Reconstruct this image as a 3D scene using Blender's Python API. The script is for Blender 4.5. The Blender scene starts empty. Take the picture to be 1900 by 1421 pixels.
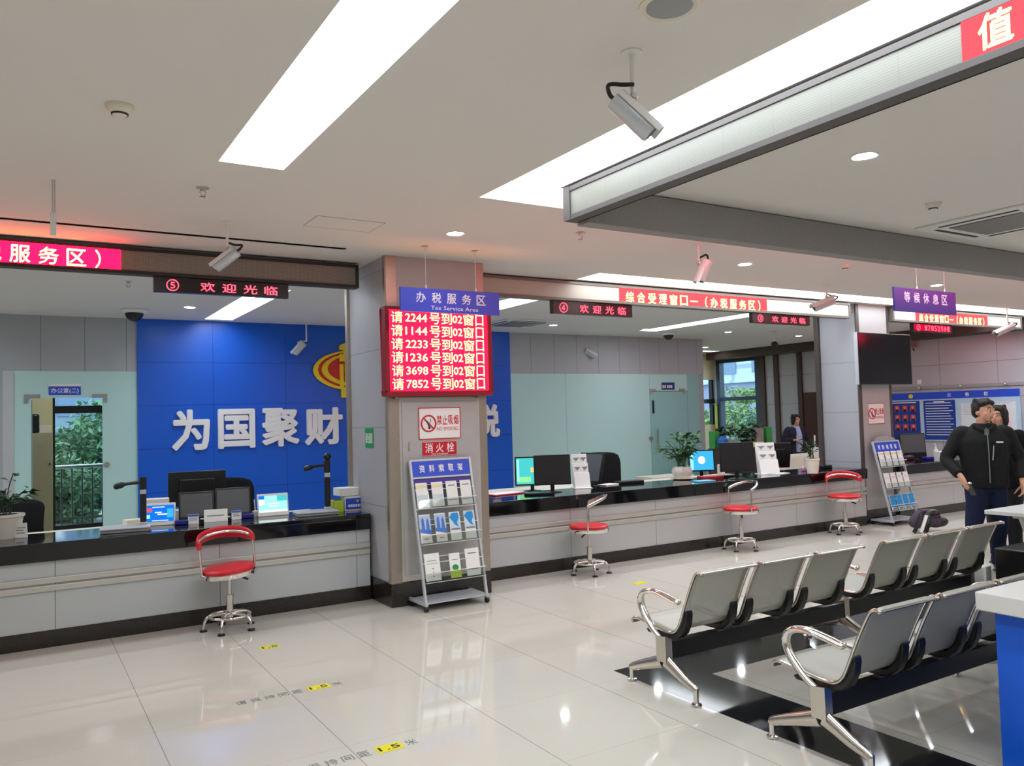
import bpy, bmesh, math, random
from math import sin, cos, pi, radians as R
from mathutils import Vector as V, Matrix
random.seed(7)
S = bpy.context.scene
COL = S.collection

# ------------------------------------------------------------------ camera
CAMZ = 1.66
cf, cyaw, cpitch, croll = 1504.5, 0.551567, 0.0423716, -0.0276961   # focal length in px of the 1900 wide frame
fwd = V((sin(cyaw) * cos(cpitch), cos(cyaw) * cos(cpitch), sin(cpitch)))
r0 = V((cos(cyaw), -sin(cyaw), 0)); u0 = r0.cross(fwd)
rgt = cos(croll) * r0 + sin(croll) * u0
up = -sin(croll) * r0 + cos(croll) * u0
cam = bpy.data.cameras.new('camera'); camo = bpy.data.objects.new('camera', cam); COL.objects.link(camo)
cam.sensor_width = 36; cam.lens = cf / 1900 * 36; cam.clip_start = 0.05; cam.clip_end = 200
m = Matrix((rgt, up, -fwd)).transposed().to_4x4(); m.translation = V((0, 0, CAMZ))
camo.matrix_world = m
S.camera = camo

def ray(px, py): return rgt * ((px - 950) / cf) + up * ((710.5 - py) / cf) + fwd
def on(px, py, z=0.0):                       # a photo point on a level surface
    d = ray(px, py); return V((0, 0, CAMZ)) + d * ((z - CAMZ) / d.z)
def wy(px, py, Y):                           # a photo point on a wall at depth Y
    d = ray(px, py); return V((0, 0, CAMZ)) + d * (Y / d.y)
def wx(px, py, X):
    d = ray(px, py); return V((0, 0, CAMZ)) + d * (X / d.x)

# ------------------------------------------------------------------ world, exposure
S.view_settings.view_transform = 'Standard'; S.view_settings.look = 'None'
S.view_settings.exposure = 0.44; S.view_settings.gamma = 1.0; S.view_settings.use_curve_mapping = False
w = bpy.data.worlds.new('overcast_sky'); S.world = w; w.use_nodes = True
bg = w.node_tree.nodes['Background']; bg.inputs[0].default_value = (0.62, 0.74, 0.86, 1); bg.inputs[1].default_value = 5.0
LAMP = 7.5            # radiance of the recessed ceiling lights
S.cycles.max_bounces = 8; S.cycles.diffuse_bounces = 5; S.cycles.glossy_bounces = 4
S.cycles.transparent_max_bounces = 12; S.cycles.sample_clamp_indirect = 6
S.cycles.caustics_reflective = False; S.cycles.caustics_refractive = False

# ------------------------------------------------------------------ materials
def lin(c):
    return tuple(((x / 255) / 12.92 if x / 255 <= 0.04045 else ((x / 255 + 0.055) / 1.055) ** 2.4) for x in c) + (1,)
MATS = {}
def mat(name, rgb, rough=0.5, metal=0.0, spec=0.5, var=0.06, scale=8.0, emit=None, es=1.0, coat=0.0, trans=0.0, bump=0.0, alpha=1.0):
    if name in MATS: return MATS[name]
    mt = bpy.data.materials.new(name); mt.use_nodes = True; MATS[name] = mt
    nt = mt.node_tree; b = nt.nodes['Principled BSDF']
    c = lin(rgb); b.inputs['Base Color'].default_value = c
    b.inputs['Roughness'].default_value = rough; b.inputs['Metallic'].default_value = metal
    b.inputs['Specular IOR Level'].default_value = spec; b.inputs['Coat Weight'].default_value = coat
    b.inputs['Transmission Weight'].default_value = trans; b.inputs['Alpha'].default_value = alpha
    if emit:
        b.inputs['Emission Color'].default_value = lin(emit); b.inputs['Emission Strength'].default_value = es
        return mt
    if var:
        tc = nt.nodes.new('ShaderNodeTexCoord'); nz = nt.nodes.new('ShaderNodeTexNoise')
        nz.inputs['Scale'].default_value = scale; nz.inputs['Detail'].default_value = 3
        nt.links.new(tc.outputs['Object'], nz.inputs['Vector'])
        mx = nt.nodes.new('ShaderNodeMix'); mx.data_type = 'RGBA'
        mx.inputs[6].default_value = tuple(x * (1 - var) for x in c[:3]) + (1,)
        mx.inputs[7].default_value = tuple(min(1, x * (1 + var)) for x in c[:3]) + (1,)
        nt.links.new(nz.outputs['Fac'], mx.inputs[0]); nt.links.new(mx.outputs[2], b.inputs['Base Color'])
        if bump:
            bp = nt.nodes.new('ShaderNodeBump'); bp.inputs['Strength'].default_value = bump; bp.inputs['Distance'].default_value = 0.01
            nt.links.new(nz.outputs['Fac'], bp.inputs['Height']); nt.links.new(bp.outputs[0], b.inputs['Normal'])
    return mt
def glow(name, rgb, s, sample=True):
    if name in MATS: return MATS[name]
    mt = bpy.data.materials.new(name); mt.use_nodes = True; MATS[name] = mt
    nt = mt.node_tree; nt.nodes.remove(nt.nodes['Principled BSDF'])
    e = nt.nodes.new('ShaderNodeEmission'); e.inputs[0].default_value = lin(rgb); e.inputs[1].default_value = s
    nt.links.new(e.outputs[0], nt.nodes['Material Output'].inputs[0])
    if not sample: mt.cycles.emission_sampling = 'NONE'
    return mt
def pane(name, tint, gloss=0.08):
    mt = bpy.data.materials.new(name); mt.use_nodes = True; MATS[name] = mt
    nt = mt.node_tree; nt.nodes.remove(nt.nodes['Principled BSDF'])
    t = nt.nodes.new('ShaderNodeBsdfTransparent'); t.inputs[0].default_value = lin(tint)
    g = nt.nodes.new('ShaderNodeBsdfGlossy'); g.inputs['Roughness'].default_value = 0.03
    mx = nt.nodes.new('ShaderNodeMixShader'); mx.inputs[0].default_value = gloss
    nt.links.new(t.outputs[0], mx.inputs[1]); nt.links.new(g.outputs[0], mx.inputs[2])
    nt.links.new(mx.outputs[0], nt.nodes['Material Output'].inputs[0])
    return mt
def math_node(nt, op, a, b=None, c=None):
    n = nt.nodes.new('ShaderNodeMath'); n.operation = op
    for i, x in enumerate((a, b, c)):
        if x is None: continue
        if isinstance(x, (int, float)): n.inputs[i].default_value = x
        else: nt.links.new(x, n.inputs[i])
    return n.outputs[0]
def joints(name, rgb, dark, px, py, ox, oy, wdt, axes='xy', rough=0.4, spec=0.5, coat=0.0, var=0.04, scale=2.0, metal=0.0):
    """panelled or tiled surface with thin joints every px / py metres (object space)"""
    mt = mat(name, rgb, rough, metal, spec, var, scale, coat=coat)
    nt = mt.node_tree; b = nt.nodes['Principled BSDF']
    tc = nt.nodes.new('ShaderNodeTexCoord'); sp = nt.nodes.new('ShaderNodeSeparateXYZ'); nt.links.new(tc.outputs['Object'], sp.inputs[0])
    ms = []
    for ax, p, o in ((axes[0], px, ox), (axes[1], py, oy)):
        if not p: continue
        v = sp.outputs['xyz'.index(ax)]
        f = math_node(nt, 'FRACT', math_node(nt, 'DIVIDE', math_node(nt, 'SUBTRACT', v, o - 500 * p), p))
        d = math_node(nt, 'MINIMUM', f, math_node(nt, 'SUBTRACT', 1.0, f))
        q = math_node(nt, 'LESS_THAN', d, wdt / p / 2)
        ms.append(math_node(nt, 'MULTIPLY', q, 0.35) if (len(ms) and name == 'polished_tile') else q)
    mk = ms[0] if len(ms) == 1 else math_node(nt, 'MAXIMUM', ms[0], ms[1])
    src = b.inputs['Base Color'].links[0].from_socket
    mx = nt.nodes.new('ShaderNodeMix'); mx.data_type = 'RGBA'; mx.inputs[7].default_value = lin(dark)
    nt.links.new(mk, mx.inputs[0]); nt.links.new(src, mx.inputs[6]); nt.links.new(mx.outputs[2], b.inputs['Base Color'])
    return mt

M_floor = joints('polished_tile', (203, 199, 187), (140, 134, 124), 0.8, 0.8, 0.651, 4.875, 0.004, 'xy', rough=0.045, spec=0.55, var=0.03, scale=1.2)
M_black_tile = mat('black_granite_tile', (24, 25, 28), 0.07, spec=0.6, var=0.35, scale=90)
M_ceil = mat('ceiling_paint', (226, 222, 217), 0.9, spec=0.2, var=0.015, scale=1.5)
M_wallgrey = joints('grey_wall_panel', (170, 174, 180), (96, 98, 102), 0.505, 0, 0.30, 0, 0.006, 'xz', rough=0.45, var=0.03)
M_rightwall = joints('right_wall_panel', (178, 178, 184), (110, 108, 112), 1.1, 0.66, 8.05, 2.46, 0.008, 'yz', rough=0.4, var=0.03)
M_plainwall = mat('plain_wall', (205, 203, 200), 0.8, var=0.02)
M_cream = mat('cream_wall', (226, 214, 170), 0.8, var=0.02)
M_blue = joints('blue_wall_panel', (4, 90, 206), (2, 46, 124), 1.04, 0.6, 2.43, 1.36, 0.006, 'xz', rough=0.33, var=0.05)
M_pillar = joints('pillar_panel', (172, 172, 178), (110, 110, 116), 0, 0.72, 0, 2.32, 0.005, 'xz', rough=0.35, var=0.03)
M_pillarfront = mat('pillar_front_panel', (176, 174, 172), 0.4, var=0.03)
M_steel_trim = mat('brushed_bronze_steel', (178, 166, 152), 0.34, 0.75, var=0.08, scale=20)
M_granite = mat('dark_granite', (40, 35, 31), 0.15, spec=0.55, var=0.5, scale=120)
M_blackgranite = mat('black_granite_top', (13, 13, 15), 0.06, spec=0.6, var=0.5, scale=120)
M_counter = joints('counter_panel', (186, 190, 190), (110, 112, 112), 1.22, 0, 0.27, 0, 0.006, 'xz', rough=0.3, var=0.03, metal=0.0)
M_rail = mat('satin_metal_rail', (196, 194, 186), 0.3, 0.35, var=0.04)
M_white = mat('white_plastic', (228, 228, 224), 0.35, var=0.02)
M_offwhite = mat('off_white_laminate', (226, 220, 204), 0.4, var=0.03)
M_grey = mat('grey_plastic', (150, 152, 152), 0.4, var=0.04)
M_lightgrey = mat('light_grey_metal', (196, 200, 204), 0.35, 0.3, var=0.03)
M_black = mat('black_plastic', (16, 16, 18), 0.35, var=0.2)
M_blackmatte = mat('black_fabric', (22, 22, 24), 0.9, spec=0.2, var=0.3, scale=60)
M_chrome = mat('chrome', (226, 222, 216), 0.1, 1.0, var=0.03)
M_chrome_soft = mat('polished_aluminium', (206, 200, 190), 0.2, 1.0, var=0.05)
M_red = mat('red_vinyl', (214, 36, 48), 0.38, var=0.06)
M_ledframe = mat('led_frame', (52, 46, 42), 0.5, 0.3, var=0.1)
M_ledgreyframe = mat('led_frame_grey', (112, 108, 100), 0.4, 0.3, var=0.06)
M_ledface = joints('led_face', (150, 140, 128), (120, 110, 100), 0.012, 0.012, 0, 0, 0.004, 'xz', rough=0.45, var=0.03)
M_ledface_y = joints('led_face_side', (132, 132, 124), (122, 122, 114), 0.32, 0.012, 0, 0, 0.004, 'yz', rough=0.4, var=0.03)
M_ledback = mat('led_back_grey', (92, 88, 86), 0.6, 0.2, var=0.08, scale=30)
M_leddark = mat('led_dark_window', (30, 6, 10), 0.25, var=0.2)
M_ledred = glow('led_red_field', (255, 6, 36), 9.0)
M_ledredsoft = glow('led_red_field_soft', (226, 62, 70), 2.2)
M_ledamber = glow('led_amber_text', (255, 240, 130), 3.2, False)
M_ledpink = glow('led_red_text', (255, 70, 90), 2.6, False)
M_lamp = glow('ceiling_lamp', (238, 247, 255), LAMP)
M_down = glow('downlight_bulb', (236, 246, 255), 90)
M_signblue = mat('sign_blue', (40, 78, 204), 0.35, var=0.03)
M_signnavy = mat('sign_navy', (34, 40, 116), 0.4, var=0.03)
M_signwhite = mat('sign_white_letter', (236, 236, 238), 0.4, var=0.01)
M_signred = mat('sign_red', (200, 24, 40), 0.4, var=0.03)
M_yellow = mat('sticker_yellow', (222, 214, 20), 0.4, var=0.04)
M_emyellow = mat('emblem_yellow', (240, 208, 20), 0.4, var=0.02)
M_emred = mat('emblem_red', (206, 30, 26), 0.4, var=0.03)
M_ink = mat('black_ink', (30, 32, 34), 0.6, var=0.0)
M_greyink = mat('grey_ink', (120, 124, 120), 0.6, var=0.0)
M_paper = mat('paper', (236, 236, 232), 0.7, var=0.02)
M_green = mat('green_sign', (20, 150, 80), 0.45, var=0.04)
M_limegreen = mat('lime_folder', (190, 214, 60), 0.5, var=0.05)
M_navyplastic = mat('navy_plastic', (30, 36, 130), 0.35, var=0.05)
M_deskblue = mat('blue_desk_laminate', (8, 100, 232), 0.4, var=0.05)
M_brownwood = mat('dark_brown_panel', (66, 48, 40), 0.5, var=0.15, scale=5)
M_redwood = mat('red_brown_door', (66, 24, 20), 0.45, var=0.15, scale=5)
M_leaf = mat('leaf_green', (48, 92, 40), 0.5, var=0.35, scale=12)
M_leafdark = mat('leaf_dark_green', (34, 66, 30), 0.5, var=0.35, scale=12)
M_treeleaf = mat('tree_leaf', (98, 134, 94), 0.6, var=0.45, scale=3)
M_bark = mat('bark', (80, 64, 50), 0.8, var=0.2)
M_soil = mat('soil', (50, 38, 30), 0.9, var=0.3)
M_ceramic = mat('ceramic_pot', (226, 220, 206), 0.25, var=0.03)
M_glass = pane('clear_glass', (212, 226, 228), 0.07)
M_acrylic = pane('acrylic', (244, 248, 246), 0.07)
M_frost = mat('frosted_glass', (184, 222, 220), 0.22, spec=0.5, trans=0.0, var=0.03, scale=0.6)
M_glassedge = mat('frosted_door_glass', (146, 192, 190), 0.2, spec=0.5, var=0.05, scale=0.8)
M_screenblue = glow('screen_blue', (60, 170, 226), 1.0, False)
M_screenteal = glow('screen_teal', (70, 190, 190), 1.0, False)
M_screencyan = glow('screen_cyan', (150, 226, 240), 1.1, False)
M_screenwhite = glow('screen_white', (240, 244, 240), 1.1, False)
M_screenred = glow('screen_red', (226, 80, 100), 1.0, False)
M_screenlime = glow('screen_lime', (140, 230, 140), 1.0, False)
M_screendeep = glow('screen_deep_blue', (20, 110, 220), 1.0, False)
M_screenoff = mat('screen_off', (34, 34, 36), 0.3, var=0.1)
M_screenoffgrey = mat('screen_off_grey', (86, 88, 90), 0.35, var=0.08)
M_skin = mat('skin', (214, 160, 132), 0.55, var=0.05, scale=20)
M_hair = mat('black_hair', (22, 18, 16), 0.6, var=0.3, scale=60, bump=0.6)
M_jacket = mat('black_jacket', (22, 23, 23), 0.75, spec=0.3, var=0.35, scale=25, bump=0.4)
M_jeans = mat('navy_trousers', (28, 34, 60), 0.8, spec=0.2, var=0.25, scale=30, bump=0.3)
M_shirt = mat('pale_blue_shirt', (170, 184, 222), 0.8, var=0.06, scale=20)
M_navycloth = mat('navy_cardigan', (30, 32, 52), 0.85, var=0.2, scale=30)
M_greycloth = mat('grey_cloth', (96, 104, 112), 0.85, var=0.1, scale=30)
M_purple = mat('purple_cloth', (74, 58, 76), 0.85, var=0.15, scale=30)
M_holo = mat('pink_plastic', (206, 150, 190), 0.4, var=0.05)
M_facade = joints('far_facade', (196, 204, 222), (160, 170, 196), 1.4, 1.2, 0, 0, 0.2, 'yz', rough=0.8, var=0.05)
M_facadeband = mat('far_facade_band', (150, 150, 176), 0.8, var=0.06)
M_outpave = mat('outside_paving', (140, 140, 136), 0.9, var=0.1)
M_wood = mat('wood_box', (190, 150, 96), 0.6, var=0.1)
M_skyblueprint = mat('leaflet_blue', (30, 146, 214), 0.5, var=0.15, scale=20)
M_bluerose = mat('leaflet_blue_photo', (70, 120, 200), 0.5, var=0.35, scale=25)

def perforated():
    mt = mat('perforated_steel', (188, 187, 176), 0.38, 0.35, var=0.04, scale=5)
    nt = mt.node_tree; b = nt.nodes['Principled BSDF']; out = nt.nodes['Material Output']
    uv = nt.nodes.new('ShaderNodeUVMap'); uv.uv_map = 'UVMap'
    sp = nt.nodes.new('ShaderNodeSeparateXYZ'); nt.links.new(uv.outputs[0], sp.inputs[0])
    p = 0.0095
    a = math_node(nt, 'SINE', math_node(nt, 'MULTIPLY', sp.outputs[0], 2 * pi / p))
    c = math_node(nt, 'SINE', math_node(nt, 'MULTIPLY', sp.outputs[1], 2 * pi / p))
    hole = math_node(nt, 'GREATER_THAN', math_node(nt, 'MULTIPLY', a, c), 0.52)
    ins = math_node(nt, 'LESS_THAN', math_node(nt, 'ABSOLUTE', sp.outputs[0]), 0.185)
    k = math_node(nt, 'MULTIPLY', hole, ins)
    t = nt.nodes.new('ShaderNodeBsdfTransparent'); mx = nt.nodes.new('ShaderNodeMixShader')
    nt.links.new(k, mx.inputs[0]); nt.links.new(b.outputs[0], mx.inputs[1]); nt.links.new(t.outputs[0], mx.inputs[2])
    nt.links.new(mx.outputs[0], out.inputs[0])
    return mt
M_perf = perforated()

# ------------------------------------------------------------------ mesh helpers
def catmull(pts, n=6, closed=False):
    P = [V(p) for p in pts]; out = []; L = len(P); rng = L if closed else L - 1
    for i in range(rng):
        if closed: a, b, c, d = P[(i - 1) % L], P[i], P[(i + 1) % L], P[(i + 2) % L]
        else: a, b, c, d = P[max(i - 1, 0)], P[i], P[i + 1], P[min(i + 2, L - 1)]
        for k in range(n):
            t = k / n
            out.append(0.5 * ((2 * b) + (c - a) * t + (2 * a - 5 * b + 4 * c - d) * t * t + (3 * b - a - 3 * c + d) * t ** 3))
    if not closed: out.append(P[-1])
    return out
class MB:
    def __init__(s): s.v = []; s.f = []; s.mi = []
    def add(s, vs, fs, mi=0):
        o = len(s.v); s.v += [tuple(x) for x in vs]; s.f += [tuple(i + o for i in f) for f in fs]; s.mi += [mi] * len(fs); return s
    def box(s, x0, x1, y0, y1, z0, z1, mi=0):
        return s.add([(x0, y0, z0), (x1, y0, z0), (x1, y1, z0), (x0, y1, z0), (x0, y0, z1), (x1, y0, z1), (x1, y1, z1), (x0, y1, z1)],
                     [(0, 3, 2, 1), (4, 5, 6, 7), (0, 1, 5, 4), (1, 2, 6, 5), (2, 3, 7, 6), (3, 0, 4, 7)], mi)
    def obox(s, c, a, b, d, mi=0):
        c, a, b, d = V(c), V(a), V(b), V(d)
        vs = [c + a * i + b * j + d * k for k in (-1, 1) for i, j in ((-1, -1), (1, -1), (1, 1), (-1, 1))]
        fs = [(0, 3, 2, 1), (4, 5, 6, 7), (0, 1, 5, 4), (1, 2, 6, 5), (2, 3, 7, 6), (3, 0, 4, 7)]
        if a.cross(b).dot(d) < 0: fs = [tuple(reversed(f)) for f in fs]
        return s.add(vs, fs, mi)
    def quad(s, a, b, c, d, mi=0): return s.add([a, b, c, d], [(0, 1, 2, 3)], mi)
    def tube(s, pts, r, n=10, closed=False, mi=0, ry=None, upv=None):
        P = [V(p) for p in pts]; L = len(P); rs = r if isinstance(r, (list, tuple)) else [r] * L
        rys = rs if ry is None else (ry if isinstance(ry, (list, tuple)) else [ry] * L)
        vs = []; prev = None
        for i in range(L):
            if closed: t = P[(i + 1) % L] - P[i - 1]
            else: t = P[min(i + 1, L - 1)] - P[max(i - 1, 0)]
            if t.length < 1e-9: t = V((0, 0, 1))
            t.normalize()
            if prev is None:
                q = V(upv) if upv else (V((0, 0, 1)) if abs(t.z) < 0.9 else V((0, 1, 0)))
                a = q - t * q.dot(t)
                if a.length < 1e-6: a = V((1, 0, 0)) - t * t.x
            else: a = prev - t * prev.dot(t)
            a.normalize(); prev = a; b = t.cross(a)
            vs += [P[i] + a * (cos(2 * pi * k / n) * rs[i]) + b * (sin(2 * pi * k / n) * rys[i]) for k in range(n)]
        fs = []
        for i in range(L if closed else L - 1):
            j = (i + 1) % L
            fs += [(i * n + k, i * n + (k + 1) % n, j * n + (k + 1) % n, j * n + k) for k in range(n)]
        if not closed:
            fs += [tuple(reversed(range(n))), tuple((L - 1) * n + k for k in range(n))]
        return s.add(vs, fs, mi)
    def cyl(s, a, b, r0, r1=None, n=16, mi=0): return s.tube([a, b], [r0, r0 if r1 is None else r1], n, mi=mi)
    def lathe(s, prof, c=(0, 0, 0), n=20, mi=0, sx=1, sy=1):
        c = V(c); L = len(prof); vs = []
        for r, z in prof: vs += [c + V((r * cos(2 * pi * k / n) * sx, r * sin(2 * pi * k / n) * sy, z)) for k in range(n)]
        fs = [(i * n + k, i * n + (k + 1) % n, (i + 1) * n + (k + 1) % n, (i + 1) * n + k) for i in range(L - 1) for k in range(n)]
        fs += [tuple(reversed(range(n))), tuple((L - 1) * n + k for k in range(n))]
        return s.add(vs, fs, mi)
    def prism(s, poly, o, u, v, d, mi=0):
        o, u, v, d = V(o), V(u), V(v), V(d); n = len(poly)
        A = [o + u * a + v * b for a, b in poly]; B = [p + d for p in A]
        fs = [tuple(reversed(range(n))), tuple(range(n, 2 * n))] + [(i, (i + 1) % n, n + (i + 1) % n, n + i) for i in range(n)]
        area = sum(poly[i][0] * poly[(i + 1) % n][1] - poly[(i + 1) % n][0] * poly[i][1] for i in range(n))
        if (area > 0) != (u.cross(v).dot(d) > 0): fs = [tuple(reversed(f)) for f in fs]
        return s.add(A + B, fs, mi)
    def ball(s, c, rx, ry=None, rz=None, n=14, mi=0, half=None):
        ry = rx if ry is None else ry; rz = rx if rz is None else rz; c = V(c); h = max(6, n // 2); vs = []
        for i in range(h + 1):
            a = pi * i / h if half is None else (pi / 2 * i / h if half == 'up' else pi / 2 + pi / 2 * i / h)
            vs += [c + V((rx * sin(a) * cos(2 * pi * k / n), ry * sin(a) * sin(2 * pi * k / n), rz * cos(a))) for k in range(n)]
        fs = [((i + 1) * n + k, (i + 1) * n + (k + 1) % n, i * n + (k + 1) % n, i * n + k) for i in range(h) for k in range(n)]
        return s.add(vs, fs, mi)
    def build(s, name, mats, parent=None, bevel=0.0, smooth=True, solid=0.0, remesh=0.0, seg=2):
        me = bpy.data.meshes.new(name); me.from_pydata(s.v, [], s.f)
        for mm in (mats if isinstance(mats, (list, tuple)) else [mats]): me.materials.append(mm)
        me.polygons.foreach_set('material_index', s.mi)
        bm = bmesh.new(); bm.from_mesh(me); bmesh.ops.remove_doubles(bm, verts=bm.verts, dist=1e-5); bm.to_mesh(me); bm.free()
        if smooth:
            me.polygons.foreach_set('use_smooth', [True] * len(me.polygons)); me.set_sharp_from_angle(angle=R(38))
        me.update()
        return link(name, me, parent, bevel, solid, remesh, seg)
def link(name, me, parent=None, bevel=0, solid=0, remesh=0, seg=2):
    o = bpy.data.objects.new(name, me); COL.objects.link(o)
    if parent is not None: o.parent = parent; o.matrix_parent_inverse = Matrix.Translation(-wl(parent))
    if remesh:
        md = o.modifiers.new('join', 'REMESH'); md.mode = 'VOXEL'; md.voxel_size = remesh; md.use_smooth_shade = True
        sm = o.modifiers.new('relax', 'SMOOTH'); sm.iterations = 6; sm.factor = 0.5
    if solid:
        md = o.modifiers.new('thickness', 'SOLIDIFY'); md.thickness = solid; md.offset = 0
    if bevel:
        md = o.modifiers.new('edge', 'BEVEL'); md.width = bevel; md.segments = seg; md.limit_method = 'ANGLE'; md.angle_limit = R(40)
    return o
WL = {}
def wl(o): return WL.get(o.name, V((0, 0, 0)))
def tag(o, label=None, cat=None, group=None, kind=None):
    if label: o['label'] = label
    if cat: o['category'] = cat
    if group: o['group'] = group
    if kind: o['kind'] = kind
    return o
def thing(name, label, cat, loc=(0, 0, 0), group=None):
    o = bpy.data.objects.new(name, None); COL.objects.link(o); o.location = loc; o.empty_display_size = 0.1
    WL[o.name] = V(loc)
    return tag(o, label, cat, group)
def place(o, loc, rz=0.0):
    o.location = loc; o.rotation_euler = (0, 0, rz); return o
def dup(o, label=None, group=None, loc=None, rz=None, parent=None):
    c = o.copy(); COL.objects.link(c)
    if parent is not None: c.parent = parent
    for ch in list(o.children): dup(ch, parent=c)
    if label: c['label'] = label
    if group: c['group'] = group
    if loc is not None: c.location = loc
    if rz is not None: c.rotation_euler = (0, 0, rz)
    return c
def struct(o, label=None): o['kind'] = 'structure'; return tag(o, label)

TC = {}
def text_mesh(body, bold=0.0, font=None):
    key = (body, bold)
    if key in TC: return TC[key]
    c = bpy.data.curves.new('t', 'FONT'); c.body = body; c.size = 1; c.resolution_u = 2; c.offset = bold
    c.dimensions = '2D'; c.fill_mode = 'BOTH'
    o = bpy.data.objects.new('t', c); COL.objects.link(o)
    dg = bpy.context.evaluated_depsgraph_get()
    me = bpy.data.meshes.new_from_object(o.evaluated_get(dg))
    vs = [tuple(v.co) for v in me.vertices]; fs = [tuple(p.vertices) for p in me.polygons]
    bpy.data.objects.remove(o); bpy.data.curves.remove(c); bpy.data.meshes.remove(me)
    TC[key] = (vs, fs); return vs, fs
def text_into(mb, body, c, u, v, wdt, hgt, depth=0.002, bold=0.02, mi=0, gap=None, _in=False):
    """flat lettering centred at c, running along u, upright along v, standing depth proud of the surface.
    gap: characters are set one by one over the width wdt."""
    c, u, v = V(c), V(u).normalized(), V(v).normalized(); n = u.cross(v)
    if gap:
        L = len(body); cw = wdt / L
        for i, ch in enumerate(body):
            if ch == ' ': continue
            br = ch in '（）()'
            text_into(mb, ch, c + u * ((i + 0.5) * cw - wdt / 2) + u * (cw * (.2 if ch in '（(' else -.2) if br else 0), u, v, cw * gap * (.3 if br else 1), hgt * (1.1 if br else 1), depth, bold, mi)
        return mb
    if bold > 0.005 and not _in:          # heavier strokes: the outline repeated with tiny shifts
        du = u * wdt * bold * .8 / max(1, len(body)); dv = v * hgt * bold * .8
        big = bold > .03
        dirs = [(cos(2 * pi * k / 16), sin(2 * pi * k / 16)) for k in range(16)] + [(0, 0)] if big else [(-1, -1), (1, 1)]
        for i, (a, b) in enumerate(dirs):
            text_into(mb, body, c + du * a + dv * b, u, v, wdt * (1 - bold * 1.6 / max(1, len(body))), hgt * (1 - bold * 1.6), depth + (i * .0006 if big else i * .0004 * min(1, depth / .002)), 0, mi, None, True)
        return mb
    vs, fs = text_mesh(body, 0.0)
    if not vs: return mb
    x0, x1 = min(p[0] for p in vs), max(p[0] for p in vs); y0, y1 = min(p[1] for p in vs), max(p[1] for p in vs)
    sx = wdt / max(x1 - x0, 1e-6); sy = hgt / max(y1 - y0, 1e-6)
    if body in ('一', '-', '—'): sy = sx
    F = lambda p, k: c + u * ((p[0] - (x0 + x1) / 2) * sx) + v * ((p[1] - (y0 + y1) / 2) * sy) + n * k
    top = [F(p, depth) for p in vs]; bot = [F(p, 0) for p in vs]
    N = len(vs); ff = list(fs)
    ec = {}
    for f in fs:
        for a, b in zip(f, f[1:] + f[:1]): ec[(a, b)] = 1
    side = [(b, a, a + N, b + N) for (a, b) in ec if (b, a) not in ec]
    # face direction check
    f = fs[0]; A, B, C = V(vs[f[0]]), V(vs[f[1]]), V(vs[f[2]])
    if (B - A).cross(C - A).z < 0: ff = [tuple(reversed(q)) for q in ff]; side = [tuple(reversed(q)) for q in side]
    return mb.add(top + bot, ff + side, mi)
def text(name, body, c, u, v, wdt, hgt, mt, parent=None, depth=0.002, bold=0.02, gap=None):
    mb = MB(); text_into(mb, body, c, u, v, wdt, hgt, depth, bold, 0, gap)
    return mb.build(name, mt, parent, smooth=False)
def lines(mb, c, u, v, wdt, rows, pitch, th, depth=0.001, mi=0, ragged=0.25, left=True):
    """rows of illegible fine print"""
    c, u, v = V(c), V(u).normalized(), V(v).normalized(); n = u.cross(v)
    for i in range(rows):
        w2 = wdt * (1 - ragged * random.random()); off = (-(wdt - w2) / 2 if left else 0)
        mb.obox(c + u * off + v * ((rows - 1) / 2 - i) * pitch + n * depth / 2, u * w2 / 2, v * th / 2, n * depth / 2, mi)
    return mb
UX, UY, UZ = V((1, 0, 0)), V((0, 1, 0)), V((0, 0, 1))

# =================================================================== SETTING
CZ = 3.156                                   # ceiling height
YB = 12.13                                   # front of the back wall
XR = 15.5                                    # right wall
# floor: cream tile, an inlaid black frame in the waiting area
fx = [-6.1, 3.315, 3.775, 13.0, 15.6]; fy = [-6.1, 3.81, 4.231, 15.3]
mb = MB(); mk = MB()
for i in range(4):
    for j in range(3):
        blk = (i == 1 and j in (0, 1)) or (j == 1 and i == 2)
        (mk if blk else mb).box(fx[i], fx[i + 1], fy[j], fy[j + 1], -0.1, 0)
struct(mb.build('floor', M_floor, smooth=False)); struct(mk.build('floor_inlay', M_black_tile, smooth=False), 'black polished stone strip framing the waiting area floor')

# ceiling with its light troughs cut out
holes = [(0.99, 1.36, -4.0, 4.72), (2.69, 3.06, -3.0, 4.31), (2.69, 9.0, 4.31, 4.73), (5.27, 15.3, 6.74, 7.16),
         (-6.0, 2.45, 6.635, 6.70), (2.28, 2.66, 9.0, 11.9), (5.32, 5.76, 8.04, 9.66), (-3.4, -3.0, -3.0, 4.7),
         (9.6, 10.0, 8.6, 11.2), (-5.8, 2.5, 7.65, 8.0), (4.1, 10.0, 7.65, 8.0), (11.2, 14.9, 7.65, 8.0), (13.3, 14.9, 14.35, 14.6), (12.95, 13.3, 8.8, 10.0), (.3, .7, 12.7, 14.4), (6.2, 6.6, -3.0, 2.4), (10.4, 10.8, -3.0, 3.0), (13.4, 13.8, -2.0, 5.0), (-1.4, -1.0, 9.0, 11.7)]
holes = holes[:9] + holes[15:] + holes[9:15]
xs = sorted({-6.1, 15.6} | {h[0] for h in holes} | {h[1] for h in holes}); ys = sorted({-6.1, 15.3} | {h[2] for h in holes} | {h[3] for h in holes})
mb = MB()
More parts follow.
